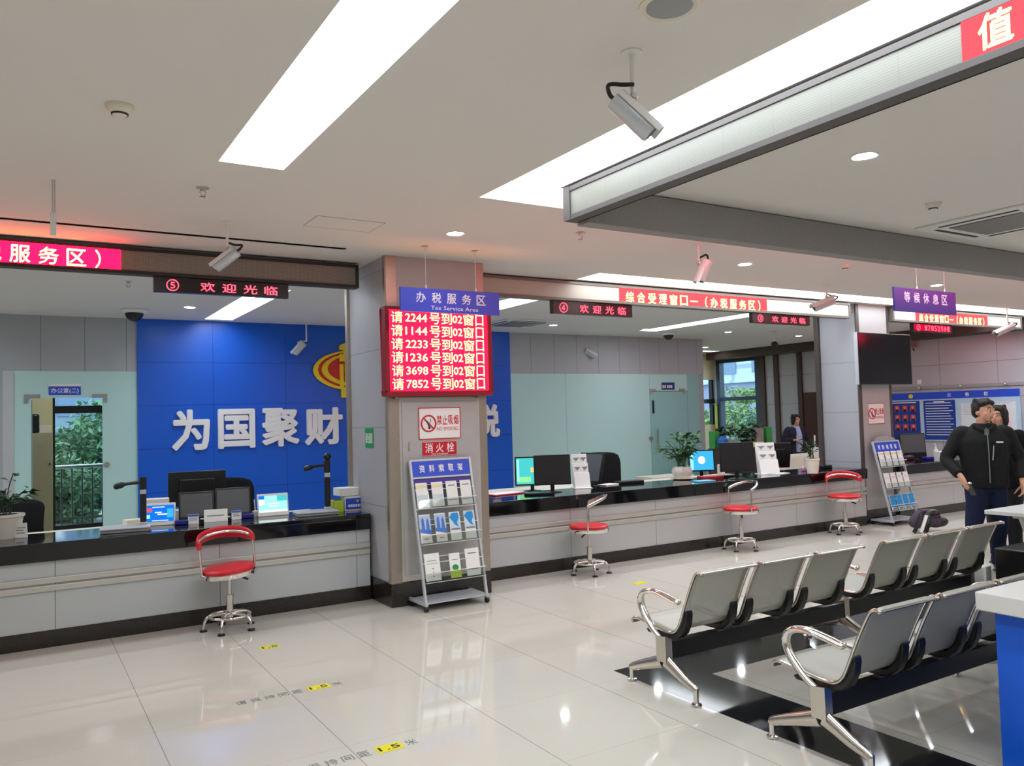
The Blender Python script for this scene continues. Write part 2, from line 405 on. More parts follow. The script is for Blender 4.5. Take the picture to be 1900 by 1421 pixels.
for i in range(len(xs) - 1):
    for j in range(len(ys) - 1):
        cx, cy = (xs[i] + xs[i + 1]) / 2, (ys[j] + ys[j + 1]) / 2
        if any(a < cx < b and c < cy < d for a, b, c, d in holes): continue
        mb.quad((xs[i], ys[j], CZ), (xs[i], ys[j + 1], CZ), (xs[i + 1], ys[j + 1], CZ), (xs[i + 1], ys[j], CZ))
mb.box(-6.1, 15.6, -6.1, 15.3, CZ + 0.2, CZ + 0.3)
# lip of the trough beside the hanging display and the closed end of the slot
mb.box(-6.0, 2.45, 6.63, 6.705, CZ + 0.05, CZ + 0.06)
struct(mb.build('ceiling', M_ceil, smooth=False))

def trough(label, rects, group='recessed light troughs in the ceiling'):
    t = thing('recessed_light', label, 'ceiling light', (rects[0][0], rects[0][2], CZ), group)
    h, d = MB(), MB()
    for x0, x1, y0, y1 in rects:
        z0, z1 = CZ + 0.001, CZ + 0.15
        d.quad((x0 + .004, y0 + .004, z1 - .015), (x0 + .004, y1 - .004, z1 - .015), (x1 - .004, y1 - .004, z1 - .015), (x1 - .004, y0 + .004, z1 - .015))
        h.box(x0 - .01, x1 + .01, y0 - .01, y1 + .01, z1, z1 + .01)
    sides = []
    inside = lambda x, y: any(a < x < b and c < y < e for a, b, c, e in rects)
    for x0, x1, y0, y1 in rects:
        e = 1e-3
        if not inside((x0 + x1) / 2, y0 - e): h.box(x0 - .01, x1 + .01, y0 - .01, y0, z0, z1)
        if not inside((x0 + x1) / 2, y1 + e): h.box(x0 - .01, x1 + .01, y1, y1 + .01, z0, z1)
        if not inside(x0 - e, (y0 + y1) / 2): h.box(x0 - .01, x0, y0, y1, z0, z1)
        if not inside(x1 + e, (y0 + y1) / 2): h.box(x1, x1 + .01, y0, y1, z0, z1)
    h.build('housing', M_ceil, t, smooth=False); d.build('diffuser', M_lamp, t, smooth=False)
    return t
trough('long bright trough light crossing the ceiling towards the row of counters', [holes[0]])
trough('bright trough light running beside the grey ceiling display over the waiting seats', [(2.69, 3.06, -3.0, 4.31), (2.69, 9.0, 4.31, 4.73)])
trough('bright trough light along the ceiling in front of the counter display banners', [holes[3]])
trough('short trough light in the ceiling above the blue wall', [holes[5]])
trough('short trough light behind the tax service area sign', [holes[6]])
for k, lb in ((7, 'added unseen trough light over the far end of the entrance side'), (8, 'trough light above the frosted glass partition'), (9, 'added unseen trough light over the rear rows of the waiting area'),  # entrance side and rear row troughs are unseen, added for even hall light
              (10, 'added unseen trough light over the middle of the rear waiting area'), (11, 'added unseen trough light beside the rear end of the notice wall'), (12, 'added unseen trough light above the office with the balcony'),  # unseen troughs added to light the rear hall and the office
              (13, 'added hidden trough light along the ceiling just behind the brown banner'), (14, 'added hidden trough light along the ceiling behind the pale banner between the pillars'), (15, 'added hidden trough light along the ceiling behind the banner by the notice wall'), (16, 'thin bright trough light at the far end above the tall window'), (17, 'added hidden trough light over the cabinets beyond the second pillar'), (18, 'added hidden trough light inside the office just behind the open glass door')):  # hidden troughs added to brighten counters, side wall and office; window trough is real
    trough(lb, [holes[k]])

# back wall: grey panels over glass, blue feature panel in the middle
mb = MB(); mb.box(-6.1, 1.44, YB, YB + .12, 2.43, CZ); mb.box(7.42, 12.1, YB, YB + .12, 2.43, CZ); mb.box(-6.1, -0.11, YB, YB + .12, 0, 2.43); mb.box(11.95, 12.1, YB + .02, YB + .12, 0, 2.43)
struct(mb.build('wall_back', M_wallgrey, smooth=False))
struct(MB().box(1.44, 7.42, YB - .03, YB + .12, 0, CZ).build('wall_back_blue', M_blue, smooth=False), 'blue panelled feature wall')
g = thing('wall_back_glass', None, None, (0, YB, 0)); g['kind'] = 'structure'
MB().box(-0.10, 0.19, YB, YB + .012, 0, 2.43).build('side_panel', M_frost, g, smooth=False)
MB().box(1.01, 1.44, YB, YB + .012, 0, 2.43).build('side_panel', M_frost, g, smooth=False)
MB().box(0.19, 1.01, YB, YB + .012, 2.08, 2.43).build('transom_panel', M_frost, g, smooth=False)
for a, b in ((7.42, 8.61), (8.615, 10.62)): MB().box(a, b, YB, YB + .012, 0, 2.43).build('glass_panel', M_frost, g, smooth=False)
MB().box(10.625, 11.62, YB, YB + .012, 2.10, 2.43).build('transom_panel', M_frost, g, smooth=False)
MB().box(11.62, 11.95, YB, YB + .012, 0, 2.43).build('glass_panel', M_glassedge, g, smooth=False)
MB().box(-0.12, 0.0, YB - .01, YB + .03, 0, 2.43).build('post', M_lightgrey, g, smooth=False)
# doors in the glass partition
def patch(mb, x, z, s, w1=.16, h1=.05):
    mb.box(min(x, x + s * w1), max(x, x + s * w1), YB - .012, YB + .024, z - h1 / 2, z + h1 / 2)
    mb.box(min(x, x + s * .045), max(x, x + s * .045), YB - .012, YB + .024, z - h1 / 2 - .06, z - h1 / 2)
d = thing('door_1', 'open frosted glass office door below the office number plate', None, (0.2, YB, 0)); d['kind'] = 'structure'
MB().box(.192, .204, YB + .02, YB + .84, .02, 2.06).build('leaf', M_glassedge, d, smooth=False)
mb = MB(); patch(mb, .11, 2.10, 1, .18); patch(mb, 1.07, 2.10, -1, .18); mb.build('patch_fitting', M_grey, d, smooth=False)
MB().cyl((1.06, YB - .03, 1.18), (1.06, YB + .04, 1.18), .035).build('lock', M_steel_trim, d)
d = thing('door_2', 'closed glass door in the frosted partition', None, (11.1, YB, 0)); d['kind'] = 'structure'
MB().box(10.63, 11.615, YB + .002, YB + .014, .02, 2.09).build('leaf', M_glassedge, d, smooth=False)
mb = MB(); patch(mb, 10.62, 2.12, 1); patch(mb, 11.56, 2.12, -1); mb.build('patch_fitting', M_grey, d, smooth=False)
mb = MB(); mb.cyl((10.76, YB - .05, .93), (10.76, YB - .05, 1.36), .012); [mb.cyl((10.76, YB - .05, z), (10.76, YB + .002, z), .008) for z in (.98, 1.31)]
mb.build('pull_handle', M_chrome, d); MB().cyl((10.61, YB - .03, 1.18), (10.61, YB + .002, 1.18), .04).build('lock', M_steel_trim, d)
MB().box(10.68, 10.72, YB - .02, YB + .004, 1.66, 1.92).build('access_reader', M_black, d, bevel=.008)

# rooms behind the partition
mb = MB(); mb.box(-6.1, .54, 15.2, 15.32, 0, CZ); mb.box(.54, 2.6, 15.2, 15.32, 2.62, CZ); mb.box(2.6, 12.2, 15.2, 15.32, 0, CZ); mb.box(1.6, 1.72, YB + .12, 15.2, 0, CZ)
mb.box(12.0, 12.1, YB + .12, 15.2, 0, CZ); mb.box(12.1, 15.6, 15.2, 15.32, 2.49, CZ); mb.box(12.1, 15.6, 15.2, 15.32, 0, 1.33)
struct(mb.build('wall_back_rooms', M_cream, smooth=False))
win = thing('window_1', 'floor length office window onto the balcony', None, (1.2, 15.2, 0)); win['kind'] = 'structure'
mb = MB(); mb.box(.54, 1.6, 15.2, 15.28, 0, .10); mb.box(.54, 1.6, 15.18, 15.3, 1.93, 2.05); mb.box(.54, .575, 15.2, 15.28, .1, 2.62); mb.box(1.565, 1.6, 15.2, 15.28, .1, 2.62); mb.build('window_frame', M_black, win, smooth=False)
MB().box(.57, 1.57, 15.235, 15.243, .1, 2.62).build('window_pane', M_glass, win, smooth=False)
win = thing('window_2', 'low end window beside the corner', None, (14.5, 15.25, 1.33)); win['kind'] = 'structure'
mb = MB(); mb.box(12.1, 15.5, 15.18, 15.3, 1.88, 1.99); [mb.box(x, x + .06, 15.19, 15.3, 1.33, 2.49) for x in (12.1, 13.7, 15.42)]; mb.build('window_frame', M_black, win, smooth=False)
MB().box(12.16, 15.42, 15.24, 15.248, 1.33, 2.49).build('window_pane', M_glass, win, smooth=False)

# right wall with a tall window, pilasters and a door
mb = MB(); mb.box(XR, XR + .15, -6.1, 13.66, 0, CZ); mb.box(XR, XR + .15, 13.66, 15.06, 0, .55); mb.box(XR, XR + .15, 13.66, 15.06, 2.98, CZ); mb.box(XR, XR + .15, 15.06, 15.3, 0, CZ)
struct(mb.build('wall_right', M_rightwall, smooth=False))
win = thing('window_3', 'tall dark framed window onto the trees', None, (XR, 14.36, .55)); win['kind'] = 'structure'
mb = MB()
for a, b in ((13.66, 13.78), (14.94, 15.06)): mb.box(XR - .04, XR + .12, a, b, .55, 2.98)
mb.box(XR - .03, XR + .1, 13.78, 14.94, 1.93, 2.02); mb.box(XR - .04, XR + .12, 13.78, 14.94, .55, .62); mb.box(XR - .04, XR + .12, 13.78, 14.94, 2.9, 2.98)
mb.build('window_frame', mat('dark_window_frame', (54, 60, 74), .4, .3), win, smooth=False)
mb = MB(); mb.box(XR + .04, XR + .048, 13.78, 14.94, .62, 1.93); mb.box(XR + .04, XR + .048, 13.78, 14.94, 2.02, 2.9); mb.build('window_pane', M_glass, win, smooth=False)
for i, (a, b, z0) in enumerate(((13.07, 13.2, 0), (12.40, 12.52, 0), (11.76, 11.90, 0), (13.48, 13.66, 0))):
    struct(MB().box(XR - .05, XR + .01, a, b, z0, 2.98).build('trim_%d' % (i + 1), M_brownwood, smooth=False, bevel=.004))
d = thing('door_3', 'dark red brown wooden door in the side wall', None, (XR, 12.15, 0)); d['kind'] = 'structure'
MB().box(XR - .03, XR + .01, 11.91, 12.39, .01, 2.04).build('leaf', M_redwood, d, bevel=.004)
MB().cyl((XR - .07, 11.98, 1.0), (XR - .03, 11.98, 1.0), .02).build('door_handle', M_chrome_soft, d)
struct(MB().box(15.02, XR, 6.5, 14.95, 2.975, CZ).build('trim_5', M_brownwood, smooth=False), 'dark brown soffit box above the side wall')
struct(MB().box(-6.1, -6.0, -6.1, 15.3, 0, CZ).build('wall_left', M_plainwall, smooth=False))
struct(MB().box(-6.1, 15.6, -6.1, -6.0, 0, CZ).build('wall_front', M_plainwall, smooth=False))

# pillars
def pillar(x0, x1, y0, y1, nm, base=.21):
    p = thing(nm, None, None, (x0, y0, 0)); p['kind'] = 'structure'
    MB().box(x0 + .006, x1 - .006, y0 + .006, y1, base, CZ).build('cladding', M_pillar, p, smooth=False)
    MB().box(x0 - .006, x1 + .006, y0 - .008, y1, 0, base).build('stone_base', M_granite, p, bevel=.004)
    return p
p = pillar(2.86, 3.87, 6.78, 7.75, 'pillar')
for a, b in ((2.858, 2.965), (3.79, 3.872)): MB().box(a, b, 6.772, 6.80, .21, CZ).build('edge_strip', M_steel_trim, p, bevel=.003)
MB().box(2.852, 2.862, 6.778, 6.83, .21, CZ).build('edge_strip', M_steel_trim, p); MB().box(2.835, 2.90, 7.72, 7.78, .8, CZ).build('edge_strip', M_steel_trim, p, bevel=.003)
MB().box(2.965, 3.79, 6.775, 6.79, 2.68, CZ - .002).build('front_panel', M_pillarfront, p)
fr = MB().box(2.962, 3.79, 6.770, 6.782, .215, 1.87).build('hydrant_frame', M_rail, p, bevel=.002)
MB().box(2.985, 3.772, 6.764, 6.772, .27, 1.83).build('hydrant_door', M_pillarfront, p, bevel=.002)
MB().box(3.045, 3.053, 6.758, 6.765, 1.38, 1.46).build('door_pull', M_steel_trim, p)
p2 = pillar(10.3, 11.06, 7.28, 7.95, 'pillar', base=.2)
for a, b in ((10.298, 10.36), (11.0, 11.062)): MB().box(a, b, 7.272, 7.30, .2, CZ).build('edge_strip', mat('dark_edge_strip', (96, 88, 82), .4, .5), p2, bevel=.003)
MB().box(10.25, 10.30, 7.9, 7.97, .8, CZ).build('edge_strip', mat('dark_edge_strip', (96, 88, 82), .4, .5), p2, bevel=.003)
MB().box(10.36, 11.0, 7.274, 7.285, .2, CZ).build('front_panel', M_pillarfront, p2)

# =================================================================== OUTSIDE
struct(MB().box(-8, 34, 15.32, 34, -.3, -.06).build('ground_outside', M_outpave, smooth=False)); struct(MB().box(15.65, 34, 4, 15.32, -.3, -.06).build('ground_terrace', M_outpave, smooth=False))
def tree(label, c, rad, n, leaf, trunk_h=1.0, lm=None):
    t = thing('tree', label, 'tree', (c[0], c[1], -.06))
    MB().tube(catmull([(c[0], c[1], -.06), (c[0] + .05, c[1], trunk_h * .5), (c[0] - .04, c[1] + .05, c[2])], 4), [.11 - .006 * i for i in range(9)], 8).build('trunk', M_bark, t)
    mb = MB(); rnd = random.Random(int(c[0] * 37 + c[1]))
    lumps = [(V((rnd.gauss(0, .5) * rad[0], rnd.gauss(0, .5) * rad[1], rnd.gauss(0, .45) * rad[2])), rnd.uniform(.3, .6)) for _ in range(14)]
    for _ in range(n):
        l, s = rnd.choice(lumps); q = V((rnd.gauss(0, 1), rnd.gauss(0, 1), rnd.gauss(0, 1))).normalized() * s * rnd.uniform(.6, 1.0)
        p = V(c) + l + V((q.x * rad[0], q.y * rad[1], q.z * rad[2])); p.z = max(p.z, 0)
        a = V((rnd.uniform(-1, 1), rnd.uniform(-1, 1), rnd.uniform(-1, .4))).normalized() * leaf; b = a.cross(V((rnd.uniform(-1, 1), rnd.uniform(-1, 1), 1))).normalized() * leaf * .45
        mb.quad(p - a, p + b, p + a, p - b)
    o = mb.build('foliage', lm or M_treeleaf, t, smooth=False); o['kind'] = 'stuff'
    return t
tree('leafy green tree beyond the balcony railing', (1.9, 21.0, .8), (1.6, 1.1, 1.5), 6500, .1)
tree('lower bushy tree beyond the bars of the balcony', (.9, 17.3, .4), (.8, .55, .75), 2600, .08, .5)
tree('rounded green tree filling the tall window', (18.6, 15.8, .6), (1.4, 1.8, 1.05), 6000, .09)
tree('yellow green tree behind the rounded tree at the window', (21.8, 19.6, 1.35), (1.4, 1.8, .85), 4200, .1, 1.0, mat('tree_leaf_light', (140, 158, 92), .6, var=.4, scale=3))
rl = thing('balcony_railing', 'steel balcony railing with dark bars outside the office', 'railing', (1.0, 15.7, 0))
MB().tube([(.2, 15.7, 1.03), (2.6, 15.7, 1.03)], .035, 12).build('top_rail', M_chrome_soft, rl)
MB().box(.2, 2.6, 15.68, 15.72, .14, .18).build('bottom_rail', M_chrome_soft, rl)
for x in [.22 + .155 * i for i in range(16)]: MB().cyl((x, 15.7, -.06), (x, 15.7, 1.02), .014, n=8).build('baluster', M_black, rl)
bd = thing('building', 'pale building with a patterned band seen through the tall window', 'building', (27, 20, 0))
MB().box(27, 27.5, 12, 32, -.3, 9).build('wall', M_facadeband, bd, smooth=False)
MB().box(26.9, 27, 12, 32, 3.0, 6.2).box(26.8, 27, 12, 32, 2.9, 3.0).build('band', M_facade, bd, smooth=False)
for k in range(6): MB().box(26.86, 26.92, 14 + 2.2 * k, 15.3 + 2.2 * k, 3.3, 4.2).build('window', mat('far_window', (110, 130, 160), .2), bd, smooth=False)
bd = thing('building', 'blue grey tower block glimpsed above the balcony trees', 'building', (2, 30, 0))
MB().box(-4, 7, 30, 31, -.3, 9).build('wall', mat('far_tower', (120, 140, 160), .6, var=.1), bd, smooth=False)
MB().box(.2, .7, 29.9, 30, 1.5, 4.5).build('banner', mat('far_red_reflection', (190, 90, 100), .6), bd, smooth=False)  # red strip stands for a red sign's reflection in the glass
for k in range(5):
    for j in range(3): MB().box(-2 + 1.6 * k, -1 + 1.6 * k, 29.95, 30, .8 + 1.3 * j, 1.6 + 1.3 * j).build('window', mat('far_window', (110, 130, 160), .2), bd, smooth=False)

# =================================================================== COUNTERS
def counter(x0, x1, label, xj):
    t = thing('service_counter', label, 'counter', (x0, 7.24, 0), 'run of service counters')
    MB().box(x0, x1, 7.24, 7.30, .13, .66).build('front_panel', M_counter, t, smooth=False)
    MB().box(x0, x1, 7.235, 7.32, 0, .13).build('plinth', M_granite, t, smooth=False)
    MB().box(x0, x1, 7.20, 7.92, .76, .80).box(x0, x1, 7.20, 7.26, .658, .76).build('worktop', M_blackgranite, t, bevel=.004)
    for z in (.425, .485): MB().box(x0, x1, 7.222, 7.242, z, z + .048).build('bumper_rail', M_rail, t, bevel=.006)
    MB().box(x0, x1, 7.30, 7.34, 0, .76).box(x0, x1, 7.86, 7.90, .1, .76).build('carcass', M_offwhite, t, smooth=False)
    return t
counter(-6.0, 2.84, 'black topped service counter in front of the blue wall, under window display five', .27)
counter(3.88, 10.29, 'black topped service counter between the two pillars', 4.76)
counter(11.07, 15.49, 'black topped service counter by the notice wall', 11.5)
def staff_desk(x0, x1, y0, y1, z, label):
    t = thing('staff_desk', label, 'desk', (x0, y0, 0), 'low staff desks behind the counters')
    MB().box(x0, x1, y0, y1, z - .03, z).build('desktop', M_offwhite, t, bevel=.004)
    for x in (x0 + .02, x1 - .05): MB().box(x, x + .03, y0 + .04, y1 - .04, 0, z - .03).build('side_panel', M_offwhite, t, smooth=False)
    return t
staff_desk(-.3, 2.7, 7.95, 8.6, .74, 'white staff desk behind the counter by the blue wall')
staff_desk(4.0, 6.3, 7.95, 8.9, .76, 'white staff desk behind the counter beside the first pillar')
staff_desk(7.1, 9.0, 7.95, 8.7, .74, 'white staff desk behind the counter below the frosted door')

# =================================================================== LED DISPLAYS
def led_banner(label, x0, x1, y, z0, z1, body, tx0, tx1, th, fr, face, field, tz, dep=.11, group='long display banners over the counters'):
    t = thing('led_banner', label, 'led display', (x0, y, z0), group)
    b = .028
    mb = MB(); mb.box(x0, x1, y, y + dep, z0, z0 + b); mb.box(x0, x1, y, y + dep, z1 - b, z1); mb.box(x0, x0 + b, y, y + dep, z0 + b, z1 - b); mb.box(x1 - b, x1, y, y + dep, z0 + b, z1 - b)
    mb.box(x0, x1, y + dep - .01, y + dep, z0, z1); mb.build('frame', fr, t, smooth=False)
    MB().box(x0 + b, x1 - b, y + .012, y + dep - .01, z0 + b, z1 - b).build('display_face', face, t, smooth=False)
    if field: MB().box(tx0 - .07, tx1 + .03, y + .008, y + .0125, z0 + b, z1 - b).build('lit_field', field, t, smooth=False)
    if body: text('lettering', body, ((tx0 + tx1) / 2, y + .008, tz), UX, UZ, tx1 - tx0, th, M_ledamber, t, .003, .02, gap=.72)
    for x in (x0 + .3, (x0 + x1) / 2, x1 - .3): MB().cyl((x, y + .06, z1), (x, y + .06, CZ), .008).build('hanger', M_grey, t)
    return t
BODY = '综合受理窗口一（办税服务区）'
led_banner('brown framed display banner with yellow characters glowing red, ending at the first pillar', -5.9, 2.77, 7.2, 2.915, 3.135, BODY, -1.96, .71, .135, M_ledframe, M_ledface, M_ledred, 3.018)
led_banner('pale display banner with a full line of yellow characters between the two pillars', 3.9, 10.08, 7.2, 2.925, 3.14, BODY, 5.98, 8.34, .125, M_ledgreyframe, mat('led_face_ceiling_reflection', (178, 172, 160), .45), M_ledredsoft, 3.012)  # paler face colour carries the reflection of the lit ceiling
bn = led_banner('pale display banner with yellow characters past the second pillar, by the notice wall', 11.08, 14.72, 7.2, 2.925, 3.14, BODY, 11.72, 13.62, .12, M_ledgreyframe, mat('led_face_ceiling_reflection', (178, 172, 160), .45), M_ledredsoft, 3.005)  # same pale face, ceiling reflection put into its colour
MB().box(12.9, 14.6, 7.31, 7.314, 2.95, 3.11).build('added_rear_glow', glow('added_red_glow', (255, 30, 60), 10), bn, smooth=False)  # unseen glowing back added to throw red light on the notice wall
def window_led(label, x0, x1, z0, z1, body, ringed, dim=False, y=7.225):
    t = thing('window_display', label, 'led display', (x0, y, z0), 'small window displays under the banners')
    MB().box(x0, x1, y, y + .06, z0, z1).build('case', M_leddark, t, bevel=.003)
    w = x1 - x0; zc = (z0 + z1) / 2 - .004; h = (z1 - z0)
    mb = MB(); text_into(mb, ringed, (x0 + w * .13, y, zc), UX, UZ, h * .78, h * .78, .003, .012)
    mb.build('window_number', M_ledpink, t, smooth=False)
    if not dim: text('lettering', body, (x0 + w * .62, y, zc), UX, UZ, w * .64, h * .62, M_ledpink, t, .003, .015, gap=.66)
    else:
        MB().box(x0 + .03, x0 + w * .95, y - .002, y + .001, z0 + .015, z1 - .015).build('lit_field', glow('led_red_dim', (214, 14, 54), .9), t, smooth=False)
        text('lettering', body, (x0 + w * .6, y - .002, zc), UX, UZ, w * .66, h * .62, M_ledpink, t, .003, .012, gap=.8)
    for x in (x0 + .1, x1 - .1): MB().box(x - .02, x + .02, y + .01, y + .05, z1 - .001, z1 + .006).build('clip', M_black, t)
window_led('small dark display reading number five and welcome', .99, 2.11, 2.785, 2.913, '欢迎光临', '⑤')
window_led('small dark display reading number four and welcome', 4.99, 6.11, 2.778, 2.922, '欢迎光临', '④')
window_led('small dark display reading number three and welcome', 8.11, 9.23, 2.795, 2.922, '欢迎光临', '③')
window_led('small red lit display calling ticket 7852 to window two', 11.6, 12.64, 2.795, 2.922, '请7852号办理', '②', True)

# grey display frame round the waiting area ceiling: side run faces the hall, cross run seen from behind
t = thing('ceiling_display', 'long grey ceiling display above the waiting seats showing one yellow character', 'led display', (3.06, 1, 2.93))
x = 3.06; y0, y1, z0, z1 = -3.0, 4.27, 2.925, 3.14
mb = MB(); mb.box(x, x + .1, y0, y1, z0, z0 + .03); mb.box(x, x + .1, y0, y1, z1 - .03, z1); mb.box(x, x + .1, y1 - .03, y1, z0 + .03, z1 - .03); mb.box(x + .09, x + .1, y0, y1, z0, z1); mb.box(x - .004, x + .0, y1 - .07, y1, z0, z1)
mb.build('frame', M_ledback, t, smooth=False)
MB().box(x + .008, x + .09, y0, y1 - .03, z0 + .03, z1 - .03).build('display_face', M_ledface_y, t, smooth=False)
MB().box(x + .004, x + .0085, y0, 1.66, z0 + .03, z1 - .03).build('lit_field', M_ledredsoft, t, smooth=False)
text('lettering', '值', (x + .004, 1.535, 3.035), -UY, UZ, .125, .135, M_ledamber, t, .003, .03)
for y in (-2, 0, 2, 4): MB().cyl((x + .05, y, z1), (x + .05, y, CZ + .01), .008).build('hanger', M_grey, t)
t = thing('ceiling_display', 'dark grey back of the cross run of the ceiling display frame', 'led display', (3.2, 4.15, 2.9))
mb = MB(); mb.box(3.165, 14.6, 4.15, 4.27, 2.905, 3.15); mb.build('case', mat('led_back_cross', (150, 145, 142), .6, .1, var=.12, scale=40), t, bevel=.004)
MB().box(3.3, 14.5, 4.27, 4.276, 2.94, 3.11).build('display_face', M_ledface, t, smooth=False)
MB().box(3.6, 14.2, 4.276, 4.281, 2.94, 3.11).build('lit_field', glow('led_red_field_cross', (255, 24, 60), 5), t, smooth=False)

# queue display on the pillar
t = thing('queue_display', 'red queue display with six rows of yellow numbers on the first pillar', 'led display', (3.35, 6.7, 1.88))
mb = MB(); x0, x1, z0, z1, y = 2.80, 3.885, 1.875, 2.68, 6.66
M_qframe = mat('queue_frame', (150, 20, 36), .4, .2)
mb.box(x0, x1, y, 6.775, z0, z0 + .045); mb.box(x0, x1, y, 6.775, z1 - .03, z1); mb.box(x0, x0 + .04, y, 6.775, z0 + .045, z1 - .03); mb.box(x1 - .04, x1, y, 6.775, z0 + .045, z1 - .03)
mb.build('frame', M_qframe, t, bevel=.006)
MB().box(x0 + .03, x1 - .03, y + .012, 6.77, z0 + .03, z1 - .02).build('lit_field', glow('queue_red_field', (255, 20, 54), 2.8), t, smooth=False)
rows = ['2244', '1144', '2233', '1236', '3698', '7852']
mb = MB(); h = (z1 - z0 - .085) / 6
for i, nnum in enumerate(rows):
    zc = z1 - .035 - h * (i + .5); yy = y + .012
    for ch, c0, c1 in (('请', .045, .165), ('号', .425, .54), ('到', .545, .66), ('窗', .775, .89), ('口', .905, .995)):
        text_into(mb, ch, (x0 + c0 * 1.0 + (c1 - c0) / 2 + .01, yy, zc), UX, UZ, (c1 - c0) * .92, h * .86, .003, 0)
    text_into(mb, nnum, (x0 + .305, yy, zc), UX, UZ, .215, h * .60, .003, .012)
    text_into(mb, '02', (x0 + .725, yy, zc), UX, UZ, .10, h * .60, .003, .012)
mb.build('lettering', M_ledamber, t, smooth=False)
for xx in (x0 + .12, x1 - .12): MB().box(xx - .015, xx + .015, 6.72, 6.77, z0 - .02, z0).build('bracket', M_steel_trim, t)

# =================================================================== HANGING AND WALL SIGNS
def hanging(label, c, w, h, mt, l1, l2, hx, tm=None):
    t = thing('hanging_sign', label, 'sign', c, 'blue area signs hanging from the ceiling')
    x, y, z = c
    MB().box(x - w / 2, x + w / 2, y, y + .02, z - h / 2, z + h / 2).build('board', mt, t, bevel=.002)
    text('lettering', l1, (x, y, z + h * .12), UX, UZ, w * .76, h * .44, tm or M_signwhite, t, .002, .02, gap=.62)
    if l2: text('small_lettering', l2, (x + .03, y, z - h * .30), UX, UZ, w * .48, h * .17, tm or M_signwhite, t, .002, .0)
    for k in hx:
        MB().cyl((x + k, y + .01, z + h / 2), (x + k, y + .01, CZ + .01), .0025, n=6).build('wire', M_lightgrey, t)
        MB().cyl((x + k, y + .01, z + h / 2 - .015), (x + k, y + .01, z + h / 2 + .03), .007, n=8).build('wire_clamp', M_white, t)
        MB().lathe([(.03, 0), (.03, .004), (.008, .006)], (x + k, y + .01, CZ - .006)).build('ceiling_plate', M_rail, t)
hanging('bright blue hanging sign for the tax service area', (3.262, 6.27, 2.685), .97, .205, M_signblue, '办税服务区', 'Tax Service Area', (-.24, .25))
hanging('dark navy hanging sign for the waiting and resting area', (8.12, 4.9, 2.75), 1.10, .245, M_signnavy, '等候休息区', None, (-.14, .36), mat('sign_dull_letter', (190, 186, 206), .5))

def board_sign(name, label, o, u, w, h, mt, dep=.006):
    """flat board whose lower edge middle is o, running along u"""
    u = V(u); n = u.cross(UZ)
    t = thing(name, label, 'sign', o)
    MB().obox(V(o) + UZ * h / 2 + n * dep / 2, u * w / 2, UZ * h / 2, n * dep / 2).build('board', mt, t, bevel=.0015)
    return t, V(o) + n * dep
def no_smoking(label, o, w, h, u=UX):
    t, f = board_sign('no_smoking_sign', label, o, u, w, h, M_paper)
    u = V(u); n = u.cross(UZ)
    mb = MB()
    for s in (0.0, h - .006): mb.obox(f + UZ * (s + .003) + n * .0008, u * w / 2, UZ * .004, n * .0008)
    for s in (-1, 1): mb.obox(f + u * s * (w / 2 - .003) + UZ * h / 2 + n * .0008, u * .004, UZ * h / 2, n * .0008)
    c = f + u * (-w * .27) + UZ * h * .5; r = h * .25
    P = [c + u * cos(a) * r + UZ * sin(a) * r + n * .001 for a in [2 * pi * k / 40 for k in range(40)]]
    mb.tube(P, r * .11, 6, True); mb.obox(c + n * .003, (u - UZ).normalized() * r * .98, (u + UZ).normalized() * r * .10, n * .001)
    mb.build('border_and_ring', M_signred, t, smooth=False)
    mb = MB(); mb.tube([c + u * -.25 * r + UZ * .35 * r + n * .0015, c + u * .1 * r - UZ * .45 * r + n * .0015], .006, 6); mb.tube(catmull([c + u * .1 * r + UZ * .05 * r + n * .0015, c + u * .3 * r + UZ * .3 * r + n * .0015, c + u * .2 * r + UZ * .6 * r + n * .0015], 4), .003, 5)
    mb.ball(c + u * .1 * r - UZ * .55 * r + n * .002, .012, .004, .012, 8); mb.build('cigarette', M_ink, t)
    text('lettering', '禁止吸烟', f + u * w * .19 + UZ * h * .6, u, UZ, w * .54, h * .30, M_signred, t, .001, .02, gap=.86)
    text('small_lettering', 'NO SMOKING', f + u * w * .19 + UZ * h * .32, u, UZ, w * .52, h * .12, M_signred, t, .001, .0)
no_smoking('white no smoking sign above the red hydrant sign on the first pillar', (3.362, 6.764, 1.48), .43, .29)
no_smoking('white no smoking sign below the television', (10.66, 7.274, 1.42), .38, .30)
t, f = board_sign('hydrant_sign', 'red fire hydrant sign on the first pillar', (3.355, 6.764, 1.325), UX, .35, .135, M_signred)
text('lettering', '消火栓', f + UZ * .075, UX, UZ, .33, .088, M_signwhite, t, .001, .02, gap=.72)
text('small_lettering', 'FIRE HYDRANT', f + UZ * .018, UX, UZ, .17, .013, M_signwhite, t, .001, .0)
mb = MB(); [mb.box(3.355 - .174, 3.355 + .174, f.y - .001, f.y + .001, z, z + .003) for z in (1.328, 1.454)]; mb.build('border', M_signwhite, t, smooth=False)
t, f = board_sign('green_lane_sign', 'small green channel sign on the side of the first pillar', (2.866, 7.255, 1.41), -UY, .20, .185, M_green)
text('lettering', '绿色通道', f + UZ * .092, -UY, UZ, .17, .10, M_signwhite, t, .001, .02)
t, f = board_sign('room_sign', 'blue office number plate above the open glass door', (.572, YB - .001, 2.115), UX, .37, .115, M_signblue)
MB().box(.387, .757, YB - .012, YB - .001, 2.23, 2.262).build('header_strip', M_white, t)
text('lettering', '办公室(二)', f + UZ * .055, UX, UZ, .32, .075, M_signwhite, t, .001, .02)
t, f = board_sign('room_sign', 'small dark blue plate above the closed frosted door', (11.11, YB - .001, 2.125), UX, .34, .145, M_signnavy)
